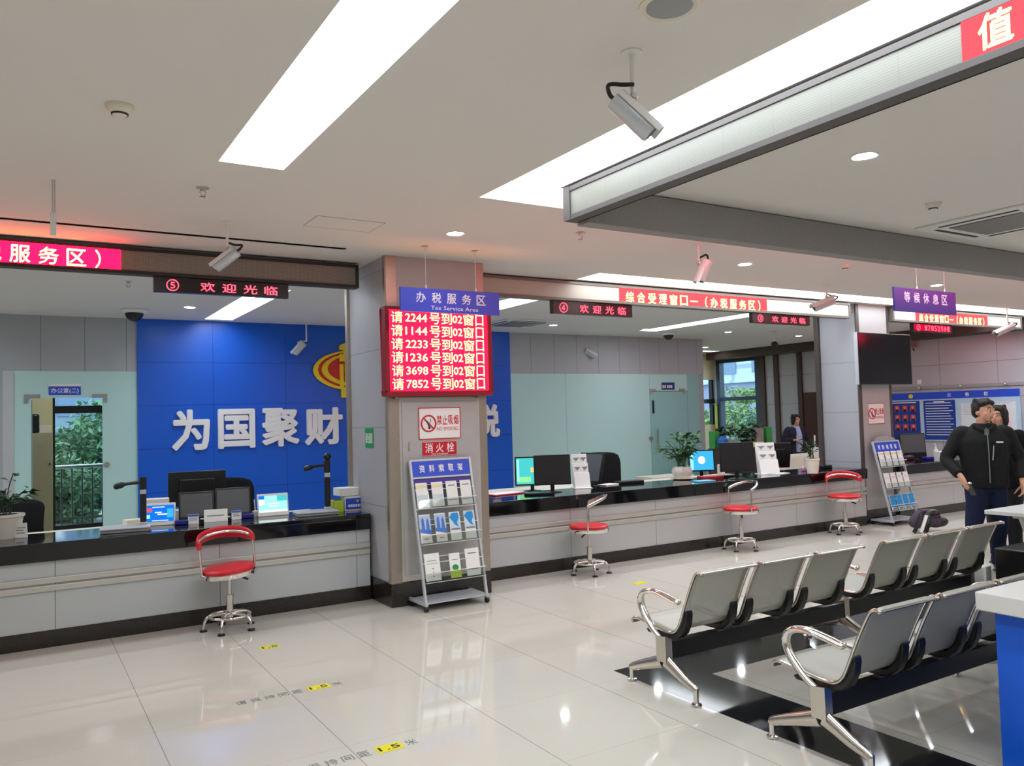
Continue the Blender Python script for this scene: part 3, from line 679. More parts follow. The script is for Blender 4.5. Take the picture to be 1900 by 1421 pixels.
mb = MB(); [mb.box(10.96 + .05 * k + (.02 if k > 1 else 0), 10.995 + .05 * k + (.02 if k > 1 else 0), f.y - .001, f.y + .0005, 2.16, 2.215) for k in range(5)]; mb.build('lettering_blocks', M_signwhite, t, smooth=False)

# raised characters and the emblem on the blue wall
for ch, x0, x1, lb in (('为', 1.87, 2.37, 'first'), ('国', 2.48, 3.0, 'second'), ('聚', 3.10, 3.65, 'third'), ('财', 3.74, 4.33, 'fourth')):
    o = text('raised_character', ch, ((x0 + x1) / 2, YB - .032, 1.61), UX, UZ, x1 - x0, .57, M_signwhite, None, .04, .042)
    tag(o, 'raised white character, %s of the row under the emblem on the blue wall' % lb, 'sign letter', 'white raised characters on the blue wall')
o = text('raised_character', '税', (6.87, YB - .032, 1.61), UX, UZ, .56, .57, M_signwhite, None, .04, .042)
tag(o, 'raised white character half hidden behind the first pillar', 'sign letter', 'white raised characters on the blue wall')
t = thing('wall_emblem', 'yellow and red round emblem above the white characters on the blue wall', 'emblem', (4.5, YB - .03, 2.5))
def ell(rx, rz, cx, cz, a0, a1, n=30): return [(cx + rx * cos(a), cz + rz * sin(a)) for a in [R(a0 + (a1 - a0) * k / n) for k in range(n + 1)]]
def band(o, i): return o + i[::-1]
y = YB - .03; cx = 4.58
MB().prism(ell(.66, .29, cx, 2.46, 0, 360, 48)[:-1], (0, y, 0), UX, UZ, (0, -.02, 0)).build('disc', M_emred, t, smooth=False)
mb = MB()
mb.prism(band(ell(.70, .32, cx, 2.46, 100, 258), ell(.635, .29, cx + .01, 2.468, 100, 258)), (0, y - .02, 0), UX, UZ, (0, -.02, 0))
mb.prism(band(ell(.585, .262, cx + .02, 2.47, 112, 262), ell(.515, .225, cx + .04, 2.482, 112, 262)), (0, y - .02, 0), UX, UZ, (0, -.02, 0))
mb.prism(band(ell(.70, .32, cx, 2.46, 80, -78), ell(.635, .29, cx - .01, 2.468, 80, -78)), (0, y - .02, 0), UX, UZ, (0, -.02, 0))
mb.prism(band(ell(.585, .262, cx - .02, 2.47, 68, -82), ell(.515, .225, cx - .04, 2.482, 68, -82)), (0, y - .02, 0), UX, UZ, (0, -.02, 0))
for i_, (a, b, z0, z1) in enumerate(((4.30, 4.86, 2.60, 2.72), (4.30, 4.86, 2.78, 2.84), (4.36, 4.42, 2.70, 2.80), (4.54, 4.62, 2.70, 2.90), (4.74, 4.80, 2.70, 2.80), (4.30, 4.36, 2.20, 2.56), (4.38, 4.45, 2.20, 2.62), (4.50, 4.56, 2.20, 2.62), (4.60, 4.66, 2.20, 2.62), (4.71, 4.78, 2.20, 2.62), (4.80, 4.86, 2.20, 2.56), (4.32, 4.40, 2.04, 2.20), (4.43, 4.73, 2.04, 2.17), (4.76, 4.84, 2.04, 2.20))):
    mb.box(a, b, y - .041 - .0007 * i_, y, z0, z1)
mb.prism([(4.29, 2.80), (4.31, 2.855), (4.40, 2.89), (4.58, 2.91), (4.58, 2.80)], (0, y, 0), UX, UZ, (0, -.055, 0))
mb.build('gold_bands', M_emyellow, t, smooth=False)

# notice board on the side wall
t = thing('notice_board', 'large blue and white notice board with small portraits on the side wall', 'notice board', (XR, 8.9, 1.0))
nu = -UY; xb = XR - .001
def nb(y0, y1, z0, z1, mt, nm, k=0): return MB().box(xb - .03 - .002 * k, xb - .03 * (k > 0), y1, y0, z0, z1).build(nm, mt, t, smooth=False)
nb(10.6, 7.67, .97, 1.93, mat('board_pale_blue', (176, 206, 226), .4), 'board')
nb(10.6, 7.67, 1.79, 1.93, M_signblue, 'header', 1); nb(10.55, 9.58, .98, 1.765, mat('board_blue', (26, 60, 150), .4), 'portrait_panel', 1); nb(9.5, 8.86, .99, 1.765, mat('board_blue', (26, 60, 150), .4), 'text_panel', 1)
nb(8.75, 7.75, 1.0, 1.70, mat('board_white', (216, 226, 230), .5), 'paper_panel', 1); nb(8.2, 7.85, 1.1, 1.45, mat('board_pink', (236, 206, 210), .5), 'pink_sheet', 2)
for ch, yy in (('公', 8.62), ('告', 8.28), ('栏', 7.98)): pass
text('lettering', '公告栏', (xb - .032, 8.62, 1.86), nu, UZ, 1.05, .075, M_signwhite, t, .001, .02, gap=.22)
mb = MB(); lines(mb, (xb - .032, 9.18, 1.40), nu, UZ, .56, 13, .052, .012); lines(mb, (xb - .032, 9.18, 1.735), nu, UZ, .22, 1, .05, .02, ragged=0); lines(mb, (xb - .032, 10.0, 1.735), nu, UZ, .7, 1, .05, .018, ragged=0)
mb.build('fine_print', M_signwhite, t, smooth=False)
mb = MB(); lines(mb, (xb - .032, 8.25, 1.58), nu, UZ, .9, 6, .04, .005); mb.build('fine_print_grey', M_greyink, t, smooth=False)
mb = MB(); mf = MB(); ms = MB()
for i in range(4):
    for j in range(3):
        yy = 10.24 - .17 * i; zz = 1.62 - .19 * j
        mb.box(xb - .034, xb - .03, yy - .055, yy + .055, zz - .07, zz + .06); mf.ball((xb - .035, yy, zz + .015), .006, .024, .03, 8); ms.prism([(-.045, -.07), (.045, -.07), (.03, -.02), (-.03, -.02)], (xb - .034, yy, zz), -UY, UZ, (-.003, 0, 0))
mb.build('portrait_backs', mat('portrait_red', (206, 60, 80), .5), t, smooth=False); mf.build('portrait_faces', M_skin, t); ms.build('portrait_suits', M_ink, t, smooth=False)
MB().ball((xb - .033, 9.76, 1.86), .006, .05, .045, 12).build('crest', M_emyellow, t)
r_ = thing('lamp_rail', 'grey rail with round chrome knobs above the notice board', 'rail', (XR - .03, 8.9, 2.03))
MB().box(XR - .035, XR, 7.3, 10.9, 1.99, 2.05).build('rail', M_grey, r_, bevel=.004)
for yy in (7.9, 8.73, 9.56): MB().cyl((XR - .05, yy, 2.02), (XR - .035, yy, 2.02), .018).ball((XR - .06, yy, 2.02), .032).build('knob', M_chrome_soft, r_)
t, f = board_sign('wall_notice', 'tiny white square notice above the notice board rail', (XR, 9.58, 2.10), -UY, .09, .09, M_paper)

# =================================================================== CEILING FIXTURES
def downlight(px, py, label):
    p = on(px, py, CZ); t = thing('downlight', label, 'ceiling light', p, 'round recessed downlights')
    MB().lathe([(.062, -.001), (.075, -.006), (.08, -.004), (.08, .0)], p, 24).build('trim_ring', M_white, t)
    MB().lathe([(.058, -.004), (.03, -.007), (.005, -.008)], p, 20).build('bulb', M_down, t)
for a in ((845, 433, 'round downlight in front of the tax service area sign'), (1604, 289, 'large round downlight inside the grey ceiling frame'), (352, 570, 'round downlight in front of the blue wall'),
          (1382, 490, 'round downlight between the ceiling cameras and the lit trough'), (1027, 603, 'round downlight beside the air vent behind the tax service area sign'), (1198, 611, 'round downlight over the frosted glass wall, first beyond the bullet camera'),
          (1351, 616, 'round downlight over the desks, below the banner end'), (1482, 623, 'round downlight next to the number three display'), (1309, 644, 'round downlight above the end of the frosted wall'), (1738, 529, 'round downlight above the waiting area sign')):
    downlight(*a)
for x, y in ((1.9, 1.2), (4.3, -.5), (7.3, .6), (7.3, 2.9), (12, 2.9), (12, .5), (-2, 6.1), (-2, 10.8)):
    p = (x, y, CZ); t = thing('downlight', 'round recessed downlight over the rear part of the hall', 'ceiling light', p, 'downlights over the rear of the hall')
    MB().lathe([(.062, -.001), (.075, -.006), (.08, -.004), (.08, .0)], p, 24).build('trim_ring', M_white, t); MB().lathe([(.058, -.004), (.03, -.007), (.005, -.008)], p, 20).build('bulb', M_down, t)
def smoke(px, py, label, k=1.0):
    p = on(px, py, CZ); t = thing('smoke_detector', label, 'smoke detector', p, 'ceiling smoke detectors')
    MB().lathe([(.055 * k, 0), (.055 * k, -.012), (.042 * k, -.034), (.034 * k, -.038)], p, 24).build('body', M_offwhite, t)
    MB().lathe([(.033 * k, -.037), (.032 * k, -.046)], p, 20).build('vents', M_ink, t); MB().lathe([(.03 * k, -.045), (.018 * k, -.054), (.002, -.056)], p, 20).build('cap', M_offwhite, t)
smoke(222, 196, 'cream smoke detector on the open ceiling beside the long trough light', 1.15); smoke(1731, 377, 'smoke detector by the air conditioning panel inside the grey frame')
smoke(1568, 491, 'faint smoke detector near the waiting area sign', .9)
def sprinkler(px, py, label, k=1.0):
    p = on(px, py, CZ); t = thing('sprinkler', label, 'sprinkler', p, 'ceiling sprinkler heads')
    MB().lathe([(.034 * k, 0), (.034 * k, -.004), (.012, -.008), (.010, -.02)], p, 20).build('escutcheon', M_rail, t)
    mb = MB()
    for s in (-1, 1): mb.tube([p + V((s * .012, 0, -.018)), p + V((s * .018, 0, -.035)), p + V((s * .006, 0, -.055))], .0035, 6)
    mb.lathe([(.02, -.055), (.02, -.058)], p, 16); mb.build('deflector', M_chrome_soft, t)
sprinkler(376, 348, 'small sprinkler head above the hanging camera by the brown banner', 1.2); sprinkler(1077, 431, 'small sprinkler head under the corner of the grey ceiling frame', 1.2); sprinkler(238, 522, 'small sprinkler head above the dome camera', 1.1)
p = on(1242, 12, CZ); t = thing('ceiling_speaker', 'round grey grille speaker in the ceiling', 'speaker', p)
MB().lathe([(.085, -.002), (.1, -.01), (.115, -.006), (.115, 0)], p, 32).build('rim', M_offwhite, t); MB().lathe([(.086, -.004), (.05, -.010), (.002, -.012)], p, 28).build('grille', M_grey, t)
# access hatch: a thin shadow-gap frame
hc = [(1.86, 5.64), (2.37, 5.75)]
t = thing('access_hatch', 'flush square access hatch in the ceiling beside the brown banner', 'hatch', (2.1, 5.8, CZ))
mb = MB(); x0, x1, y0, y1 = 1.87, 2.40, 5.66, 6.0
mb.box(x0, x1, y0, y0 + .006, CZ - .002, CZ); mb.box(x0, x1, y1 - .006, y1, CZ - .002, CZ); mb.box(x0, x0 + .006, y0, y1, CZ - .002, CZ); mb.box(x1 - .006, x1, y0, y1, CZ - .002, CZ); mb.build('gap', M_grey, t, smooth=False)
MB().box(x0 + .006, x1 - .006, y0 + .006, y1 - .006, CZ - .0015, CZ).build('cover', M_ceil, t, smooth=False)
def cassette(label, x0, x1, y0, y1):
    t = thing('air_conditioner', label, 'air conditioner', ((x0 + x1) / 2, (y0 + y1) / 2, CZ), 'ceiling cassette air conditioners')
    MB().box(x0, x1, y0, y1, CZ - .02, CZ).build('panel', M_white, t, bevel=.006); cx, cy = (x0 + x1) / 2, (y0 + y1) / 2; w = (x1 - x0) * .3
    MB().box(cx - w, cx + w, cy - w, cy + w, CZ - .026, CZ - .019).build('grille', joints('grille_grey', (150, 148, 142), (90, 88, 84), .02, .02, 0, 0, .008, 'xy'), t, smooth=False)
    mb = MB(); k = (x1 - x0) * .40; l = (x1 - x0) * .33
    for s in (-1, 1): mb.box(cx + s * k - .02, cx + s * k + .02, cy - l, cy + l, CZ - .022, CZ - .0195); mb.box(cx - l, cx + l, cy + s * k - .02, cy + s * k + .02, CZ - .022, CZ - .0195)
    mb.build('air_slot', M_ink, t, smooth=False)
cassette('ceiling cassette air conditioner inside the grey ceiling frame', 6.45, 7.4, 3.02, 3.97); cassette('ceiling cassette air conditioner behind the tax service area sign', 6.35, 7.25, 10.4, 11.3)

def cctv(px, py, label, d, drop=.17, L=.22, r=.042, cable=True, elbow=None):
    p = on(px, py, CZ); t = thing('security_camera', label, 'security camera', p, 'bullet cameras hanging from the ceiling')
    d = V(d).normalized(); sd = d.cross(UZ).normalized(); q = p + V((0, 0, -drop)); u = sd.cross(d)
    MB().lathe([(.045, 0), (.045, -.006), (.016, -.012)], p, 20).build('ceiling_plate', M_white, t)
    if elbow is None: MB().cyl(p, q, .011).build('drop_rod', M_white, t); j = q
    else: j = q + V(elbow); MB().tube(catmull([p, q + UZ * .02, q, q + V(elbow) * .3, j], 4), .011).build('drop_rod', M_white, t)
    MB().ball(j, .02).cyl(j - sd * .03, j + sd * .03, .01).build('swivel', M_lightgrey, t)
    c = j - u * (r + .012) + d * L * .25
    MB().tube([c - d * L * .5, c - d * L * .48, c + d * L * .46, c + d * L * .5], [r * .8, r * .98, r * .98, r * .86], 20).build('housing', M_lightgrey, t)
    poly = [(r * 1.16 * cos(a), r * 1.16 * sin(a)) for a in [R(10 + 16 * k) for k in range(11)]]; poly2 = [(r * 1.08 * cos(a), r * 1.08 * sin(a)) for a in [R(10 + 16 * k) for k in range(11)]]
    MB().prism(poly + poly2[::-1], c - d * L * .48, sd, u, d * L * 1.08).build('sunshield', M_white, t)
    MB().tube([c + d * L * .495, c + d * L * .505], [r * .7, r * .66], 18).build('lens_window', M_black, t)
    if cable: MB().tube(catmull([q + UZ * .05 + sd * .012, q - d * .06 + UZ * .0 + sd * .03, c - d * L * .75 + u * .02 + sd * .02, c - d * L * .62, c - d * L * .46], 6), .009, 8).build('cable', M_black, t)
def rd(a, b, c): return r0 * a + u0 * b + UZ * c         # across, away from the viewpoint, up
cctv(1172, 97, 'bullet camera hanging in front of the bright trough light', rd(.62, .1, -.72), .19, .21, .046)
cctv(421, 412, 'bullet camera with a black cable in front of the brown banner', rd(-.72, .1, -.62), .2, .2, .044)
cctv(1295, 453, 'bullet camera pointing down before the lit red banner characters', rd(-.2, .3, -.8), .17, .2, .05)
cctv(1533, 528, 'bullet camera at the end of the banner before the second pillar', rd(-.8, .15, -.45), .15, .26, .052)
cctv(1868, 571, 'bullet camera in front of the banner by the notice wall', rd(-.75, .2, -.5), .26, .3, .05)
cctv(568, 599, 'bullet camera on an angled arm in front of the blue wall', rd(-.8, -.5, -.35), .27, .22, .055, False, rd(-.12, 0, -.02))
cctv(1083, 622, 'bullet camera on an angled arm in front of the grey wall panels', rd(.85, -.2, -.32), .24, .22, .055, False, rd(.1, 0, -.02))
def dome(px, py, label, k=1.0):
    p = on(px, py, CZ); t = thing('dome_camera', label, 'security camera', p, 'dome cameras on the ceiling')
    MB().lathe([(.19 * k, 0), (.2 * k, -.02), (.15 * k, -.05)], p, 28).build('base', M_white, t); MB().ball(p + V((0, 0, -.045 * k)), .13 * k, .13 * k, .14 * k, 24, half='down').build('bubble', M_black, t)
dome(249, 574, 'dark dome camera on the ceiling above the end of the blue wall', .85); dome(1240, 617, 'dark dome camera on the ceiling above the frosted glass', .75)
p = on(1436, 614, CZ); t = thing('ceiling_sensor', 'black ball sensor hanging on a short rod over the desks', 'sensor', p)
MB().lathe([(.06, 0), (.06, -.006), (.01, -.01)], p).cyl(p, p - UZ * .2, .009).build('rod', M_lightgrey, t); MB().ball(p - UZ * .25, .07, .07, .055).build('ball', M_black, t)
p = wy(97, 300, 5.5); p.z = CZ; t = thing('ceiling_aerial', 'white boxed aerial hanging on twin thin rods before the brown banner', 'aerial', p)
MB().cyl(p, p - UZ * .20, .004, n=8).build('rod', M_rail, t); MB().cyl(p + V((.012, .01, 0)), p + V((.012, .01, -.20)), .004, n=8).build('rod', M_rail, t); MB().box(p.x - .012, p.x + .02, p.y - .012, p.y + .02, CZ - .335, CZ - .2).build('box', M_white, t, bevel=.002)
p = wx(1693, 640, XR - .1); t = thing('alarm_bell', 'small brass coloured fitting under the brown soffit beside the television', 'alarm', p)
MB().lathe([(.035, .1), (.04, .02), (.07, -.02), (.085, -.05), (.05, -.06)], p, 20).cyl(p + UZ * .1, (p.x, p.y, 2.976), .02).build('bell', mat('brass_pale', (226, 190, 170), .35, .6), t); MB().cyl(p - UZ * .06, p + V((.0, -.03, -.12)), .012, n=8).build('striker', M_black, t)

# =================================================================== WAITING BENCHES
PROF = [(.292, .372), (.290, .388), (.272, .399), (.235, .402), (.10, .386), (-.02, .374), (-.08, .384), (-.118, .418), (-.145, .472), (-.205, .61), (-.262, .725), (-.284, .752), (-.305, .760), (-.322, .752)]
prof = [(p.x, p.y) for p in catmull([(a, b, 0) for a, b in PROF], 4)]
arc = [0.0]
for i in range(1, len(prof)): arc.append(arc[-1] + math.hypot(prof[i][0] - prof[i - 1][0], prof[i][1] - prof[i - 1][1]))
def seat_shell(w=.44):
    me = bpy.data.meshes.new('seat_shell'); nx = 8; vs = []; uvs = []
    for (y, z), s in zip(prof, arc):
        for i in range(nx + 1):
            u = -w / 2 + w * i / nx; edge = max(0, abs(u) - w * .42) / (w * .08)
            vs.append((u, y, z - .006 * edge ** 2)); uvs.append((u, s))
    n = nx + 1; fs = [(i * n + k, i * n + k + 1, (i + 1) * n + k + 1, (i + 1) * n + k) for i in range(len(prof) - 1) for k in range(nx)]
    me.from_pydata(vs, [], fs); me.materials.append(M_perf); ul = me.uv_layers.new(name='UVMap')
    for lp in me.loops: ul.data[lp.index].uv = uvs[lp.vertex_index]
    me.polygons.foreach_set('use_smooth', [True] * len(me.polygons)); me.update(); return me
SHELL = seat_shell()
def bench(x0, yc, label):
    t = thing('waiting_bench', label, 'bench', (x0, yc, 0), 'perforated steel waiting benches')
    at = lambda x, y, z: (x0 + x, yc + y, z)
    seats = [.225, .732, 1.24, 1.94, 2.448, 2.955]; L = 3.24
    MB().box(x0 + .02, x0 + L - .02, yc - .03, yc + .03, .205, .308).build('beam', M_black, t, bevel=.004)
    for k, sx in enumerate(seats):
        o = link('seat', SHELL, t, solid=.004); o.location = (x0 + sx, yc, 0)
        mb = MB()
        for s in (-1, 1): mb.tube([at(sx + s * .222, a, b - .006) for a, b in prof], .0085, 8)
        for (a, b) in (prof[-1], prof[0]): mb.tube([at(sx - .222, a, b - .004), at(sx + .222, a, b - .004)], .0075, 8)
        for s in (-1, 1): mb.ball(at(sx + s * .222, prof[-1][0], prof[-1][1] - .004), .012, n=8)
        mb.build('seat_rim', M_chrome_soft, o if False else t)
    out = [(-.172, .515), (-.178, .49), (-.168, .43), (-.140, .375), (-.10, .342), (-.05, .328), (.16, .328), (.18, .345), (.10, .372), (-.02, .362), (-.085, .372), (-.122, .408), (-.150, .468), (-.162, .51)]
    brs = []
    for k, sx in enumerate(seats):
        for s in (-1, 1): brs.append(sx + s * .185)
    for bx in brs: MB().prism(out, (x0 + bx - .028, yc, 0), UY, UZ, (.056, 0, 0)).build('seat_bracket', M_black, t, bevel=.006)
    def leg(lx, arm):
        mb = MB()
        mb.prism([(-.036, .19), (.046, .19), (.05, .335), (-.034, .345)], (x0 + lx - .026, yc, 0), UY, UZ, (.052, 0, 0))
        front = catmull([at(lx, .02, .185), at(lx, .10, .158), at(lx, .20, .125), at(lx, .30, .088), at(lx, .312, .075)], 5)
        rear = catmull([at(lx, -.01, .19), at(lx, -.07, .162), at(lx, -.15, .125), at(lx, -.232, .096), at(lx, -.248, .082)], 5)
        for P in (front, rear): mb.tube(P, [.042 - .022 * i / (len(P) - 1) for i in range(len(P))], 12, ry=[.026 - .006 * i / (len(P) - 1) for i in range(len(P))], upv=(0, 0, 1))
        o = mb.build('leg', M_chrome_soft, t, bevel=.004)
        for y, n in ((.312, 0), (-.248, 0)):
            pm = MB(); pm.cyl(at(lx, y, .095), at(lx, y, .016), .016, .014, 12); pm.lathe([(.012, .018), (.030, .012), (.031, .002), (.027, 0)], at(lx, y, 0), 16); pm.build('foot', M_chrome, t)
        if arm:
            P = catmull([at(lx, .015, .318), at(lx, .07, .345), at(lx, .125, .388), at(lx, .178, .445), at(lx, .203, .502), at(lx, .188, .553), at(lx, .14, .580), at(lx, .06, .588), at(lx, -.03, .576), at(lx, -.10, .562), at(lx, -.125, .558)], 6)
            n = len(P); MB().tube(P, [.020 - .006 * abs(i / n - .3) for i in range(n)], 12, ry=.026, upv=(0, 0, 1)).build('armrest', M_chrome, t, smooth=True)
            MB().ball(at(lx, -.125, .558), .028, .016, .018, 10).build('armrest_cap', M_chrome, t)
    leg(.0, True); leg(1.655, True); leg(L, True)
    return t
bench(3.29, 3.70, 'six seat perforated steel bench, the row nearer the counters')
bench(3.28, 2.59, 'six seat perforated steel bench, the row beside the blue reception desk')

# =================================================================== STOOLS
def make_stool(label, tilt=0.0, pad=True):
    def tl(mb):
        mb.v = [(p[0] * cos(tilt) - (p[2] - .45) * sin(tilt), p[1], .45 + p[0] * sin(tilt) + (p[2] - .45) * cos(tilt)) for p in mb.v]; return mb
    t = thing('counter_stool', label, 'stool', (0, 0, 0), 'red counter stools')
    tl(MB().lathe([(.17, .455), (.203, .478), (.204, .498), (.19, .512), (.12, .52), (.01, .522)], (0, 0, 0), 32)).build('seat', M_red, t)
    tl(MB().lathe([(.16, .434), (.215, .440), (.221, .455), (.221, .476), (.207, .482)], (0, 0, 0), 32)).build('seat_ring', M_chrome, t)
    mb = MB(); mb.cyl((0, 0, .26), (0, 0, .445), .015).cyl((0, 0, .43), (0, 0, .452), .06); mb.build('gas_lift', M_chrome, t)
    MB().cyl((0, 0, .10), (0, 0, .275), .029, .029, 20).lathe([(.034, .268), (.034, .28)], n=20).build('column', M_chrome, t)
    MB().cyl((.05, -.02, .435), (.13, -.07, .395), .009).build('height_lever', M_black, t)
    MB().tube([(.16 * cos(a), .16 * sin(a), .115) for a in [2 * pi * k / 40 for k in range(40)]], .011, 10, True).build('foot_ring', M_chrome, t)
    for k in range(5):
        a = 2 * pi * k / 5 + .3; c_, s_ = cos(a), sin(a)
        l = MB().tube(catmull([(.02 * c_, .02 * s_, .125), (.10 * c_, .10 * s_, .125), (.165 * c_, .165 * s_, .112), (.195 * c_, .195 * s_, .07), (.203 * c_, .203 * s_, .015)], 5), .0125, 10).build('leg', M_chrome, t)
        MB().lathe([(.012, .02), (.028, .012), (.03, 0)], (.203 * c_, .203 * s_, 0), 14).build('foot_pad', M_black, l)
    z0 = .715
    rise = .055 if pad else .085
    arcp = [(.215 * cos(a), .19 * sin(a) - (.016 if pad else 0) * sin(a), z0 + rise * sin(a)) for a in [R(180 - 180 * k / 20) for k in range(21)]]
    mb = MB()
    for s in (-1, 1): mb.tube(catmull([(s * .212, 0, .455), (s * .217, .0, .55), (s * .217, .0, .66), (s * .215, 0, z0)], 4), .011, 10)
    mb.tube(arcp, .013, 10); tl(mb).build('back_frame', M_chrome, t)
    pm = MB()
    inner = [(.214 * cos(a), .198 * sin(a) + .012, z0 + rise * sin(a)) for a in [R(188 - 196 * k / 22) for k in range(23)]]
    n_ = len(inner); pm.tube([(x * 1.02, y, z - .002) for x, y, z in inner], [.052 - .016 * max(0, abs(i_ - n_ // 2) / (n_ // 2) - .7) / .3 for i_ in range(n_)], 14, ry=.015, upv=(0, 0, 1))
    if pad: tl(pm).build('back_pad', M_red, t)
    else: MB().tube([(x, y + .004, z + .012) for x, y, z in arcp], .012, 10, ry=.02, upv=(0, 0, 1)).build('back_band', M_chrome_soft, t)
    return t
st = make_stool('red and chrome counter stool in front of the counter by the blue wall', R(4.5)); place(st, (1.50, 6.93, 0), R(6))
st = make_stool('red and chrome counter stool with a bare metal back, just past the first pillar', 0, False); place(st, (5.16, 6.93, 0), R(-128))
dup(st, 'red counter stool with a bare metal back, in the middle of the long counter', None, (7.45, 6.95, 0), R(-100))
place(make_stool('red padded counter stool standing before the second pillar'), (9.42, 6.95, 0), R(-42))

# =================================================================== LEAFLET RACKS
def rack(x0, x1, yf, label, nlv, ztop=1.30, rise=.28, header='资料索取架', arch=False):
    """leaning stand: front feet at yf, the rails lean back by rise over the height"""
    w = x1 - x0; t = thing('leaflet_rack', label, 'leaflet rack', ((x0 + x1) / 2, yf, 0), 'leaning leaflet racks')
    slope = rise / (ztop - .05); yz = lambda z: yf + (z - .05) * slope
    d = V((0, slope, 1)).normalized(); nrm = UX.cross(d)          # faces the hall
    P = lambda x, z, k=0.0: V((x, yz(z), z)) + nrm * k
    for x in (x0, x1): MB().obox((P(x, .05) + P(x, ztop)) / 2, UX * .011, d * (ztop - .05) / d.z / 2, nrm * .014).build('post', M_lightgrey, t, bevel=.003)
    for x in (x0, x1): MB().box(x - .014, x + .014, yf - .02, yf + .33, .048, .078).build('foot_bar', M_lightgrey, t, bevel=.003)
    MB().box(x0, x1, yf - .01, yf + .30, .066, .076).build('base_shelf', M_lightgrey, t, smooth=False)
    for x in (x0, x1):
        for y in (yf, yf + .3): MB().cyl((x - .014, y, .024), (x + .014, y, .024), .024, n=16).box(x - .01, x + .01, y - .01, y + .01, .024, .05).build('caster', M_black, t)
    def slab(za, zb, k, th, mt, nm, inset=.012): return MB().obox((P(x0 + inset, za, k) + P(x1 - inset, zb, k)) / 2, UX * (w / 2 - inset), d * (zb - za) / d.z / 2, nrm * th / 2).build(nm, mt, t, smooth=False)
    slab(ztop - .015, ztop, .0, .02, M_lightgrey, 'top_rail'); slab(ztop - .155, ztop - .015, .004, .008, M_signblue, 'header_panel'); slab(ztop - .17, ztop - .155, .0, .02, M_lightgrey, 'header_rail')
    slab(ztop - .25, ztop - .175, -.006, .006, mat('purple_panel', (74, 52, 150), .4), 'lower_header')
    text('lettering', header, P((x0 + x1) / 2, ztop - .085, .009), UX, d, w * .80, .07, M_signwhite, t, .001, .03, gap=.55)
    if arch: MB().prism([(w * .42 * cos(a), .075 * sin(a)) for a in [R(15 * k) for k in range(13)]], P((x0 + x1) / 2, ztop, -.004), UX, d, nrm * .008).build('arched_top', M_grey, t, smooth=False)
    for zb in nlv:
        slab(zb, zb + .215, -.004, .003, M_acrylic, 'tray_back'); slab(zb, zb + .075, .06, .003, M_acrylic, 'tray_front')
        MB().obox((P(x0 + .012, zb, .03) + P(x1 - .012, zb, .03)) / 2, UX * (w / 2 - .012), d * .003, nrm * .033).build('tray_shelf', M_lightgrey, t, smooth=False)
        mb = MB(); 
        for zz, kk in ((zb + .215, -.004), (zb + .165, .03), (zb + .078, .06)): mb.tube([P(x0, zz, kk), P(x1, zz, kk)], .0035, 6)
        mb.build('tray_wire', M_white, t)
    return P, d, nrm
LE = {}
def leaflet(label, c, u, v, w, h, style, grp):
    """standing printed leaflet, lower edge middle at c"""
    u, v = V(u).normalized(), V(v).normalized(); n = u.cross(v); c = V(c)
    t = thing('leaflet', label, 'leaflet', c, grp)
    MB().obox(c + v * h / 2, u * w / 2, v * h / 2, n * .003).build('cover', M_paper, t, smooth=False)
    f = c + n * .0035
    def rect(a0, a1, b0, b1, mt, nm): MB().obox(f + u * w * (a0 + a1) / 2 + v * h * (b0 + b1) / 2, u * w * (a1 - a0) / 2, v * h * (b1 - b0) / 2, n * .0006).build(nm, mt, t, smooth=False)
    if style == 'pale': rect(-.5, .5, .78, .9, mat('print_straw', (226, 220, 170), .6), 'title_band'); rect(-.5, .5, .3, .5, mat('print_mist', (206, 218, 226), .6), 'picture')
    if style == 'plain': rect(-.3, .3, .8, .84, M_greyink, 'title_line'); rect(-.42, .42, .22, .25, M_greyink, 'text_line')
    if style == 'towers':
        rect(-.5, .5, .38, .96, mat('print_sky', (176, 196, 226), .6), 'picture')
        mb = MB()
        for a, hh in ((-.2, .9), (.22, .86)): mb.prism([(-.16, .36), (.16, .36), (.11, hh - .08), (0, hh), (-.11, hh - .08)], f + u * w * a + n * .0008, u * w, v * h, n * .0004)
        mb.prism([(-.5, .38), (.5, .28), (.5, .46), (-.5, .5)], f + n * .0012, u * w, v * h, n * .0004); mb.build('picture_towers', M_bluerose, t, smooth=False); rect(-.2, .2, .12, .15, M_signred, 'title_line')
    if style == 'blue':
        rect(-.5, .5, .34, .98, mat('print_pale_sky', (206, 222, 236), .6), 'picture')
        MB().prism([(-.5, .82), (-.2, .96), (.35, .97), (.4, .78), (.2, .62), (.3, .45), (-.05, .55), (-.3, .72)], f + n * .0008, u * w, v * h, n * .0005).build('picture_wave', M_skyblueprint, t, smooth=False); rect(-.4, .45, .36, .42, M_ink, 'picture_crowd')
    if style == 'green':
        rect(-.5, .5, 0, .30, M_limegreen, 'lower_band'); MB().prism([(.3 * cos(a), .42 + .12 * sin(a)) for a in [R(20 * k) for k in range(18)]], f + n * .0008, u * w, v * h, n * .0005).build('picture_hill', M_green, t, smooth=False); rect(-.25, .25, .72, .75, M_greyink, 'title_line')
    if style == 'list': rect(-.35, .3, .72, .74, M_greyink, 'title_line'); rect(-.35, .35, .62, .635, M_greyink, 'text_line'); [rect(-.02, .06, z, z + .04, M_greyink, 'mark') for z in (.42, .28, .14)]
    if style == 'solid': rect(-.5, .5, .2, .98, M_skyblueprint, 'picture'); rect(-.3, .4, .04, .14, M_greyink, 'title_line')
    return t
P, d, n = rack(3.03, 3.635, 6.44, 'silver leaflet rack with blue header on casters in front of the first pillar', (.86, .555, .235))
Z = {0: .875, 1: .57, 2: .25}
tops = ['top', 'middle', 'bottom']; posn = ['first', 'second', 'third', 'fourth']
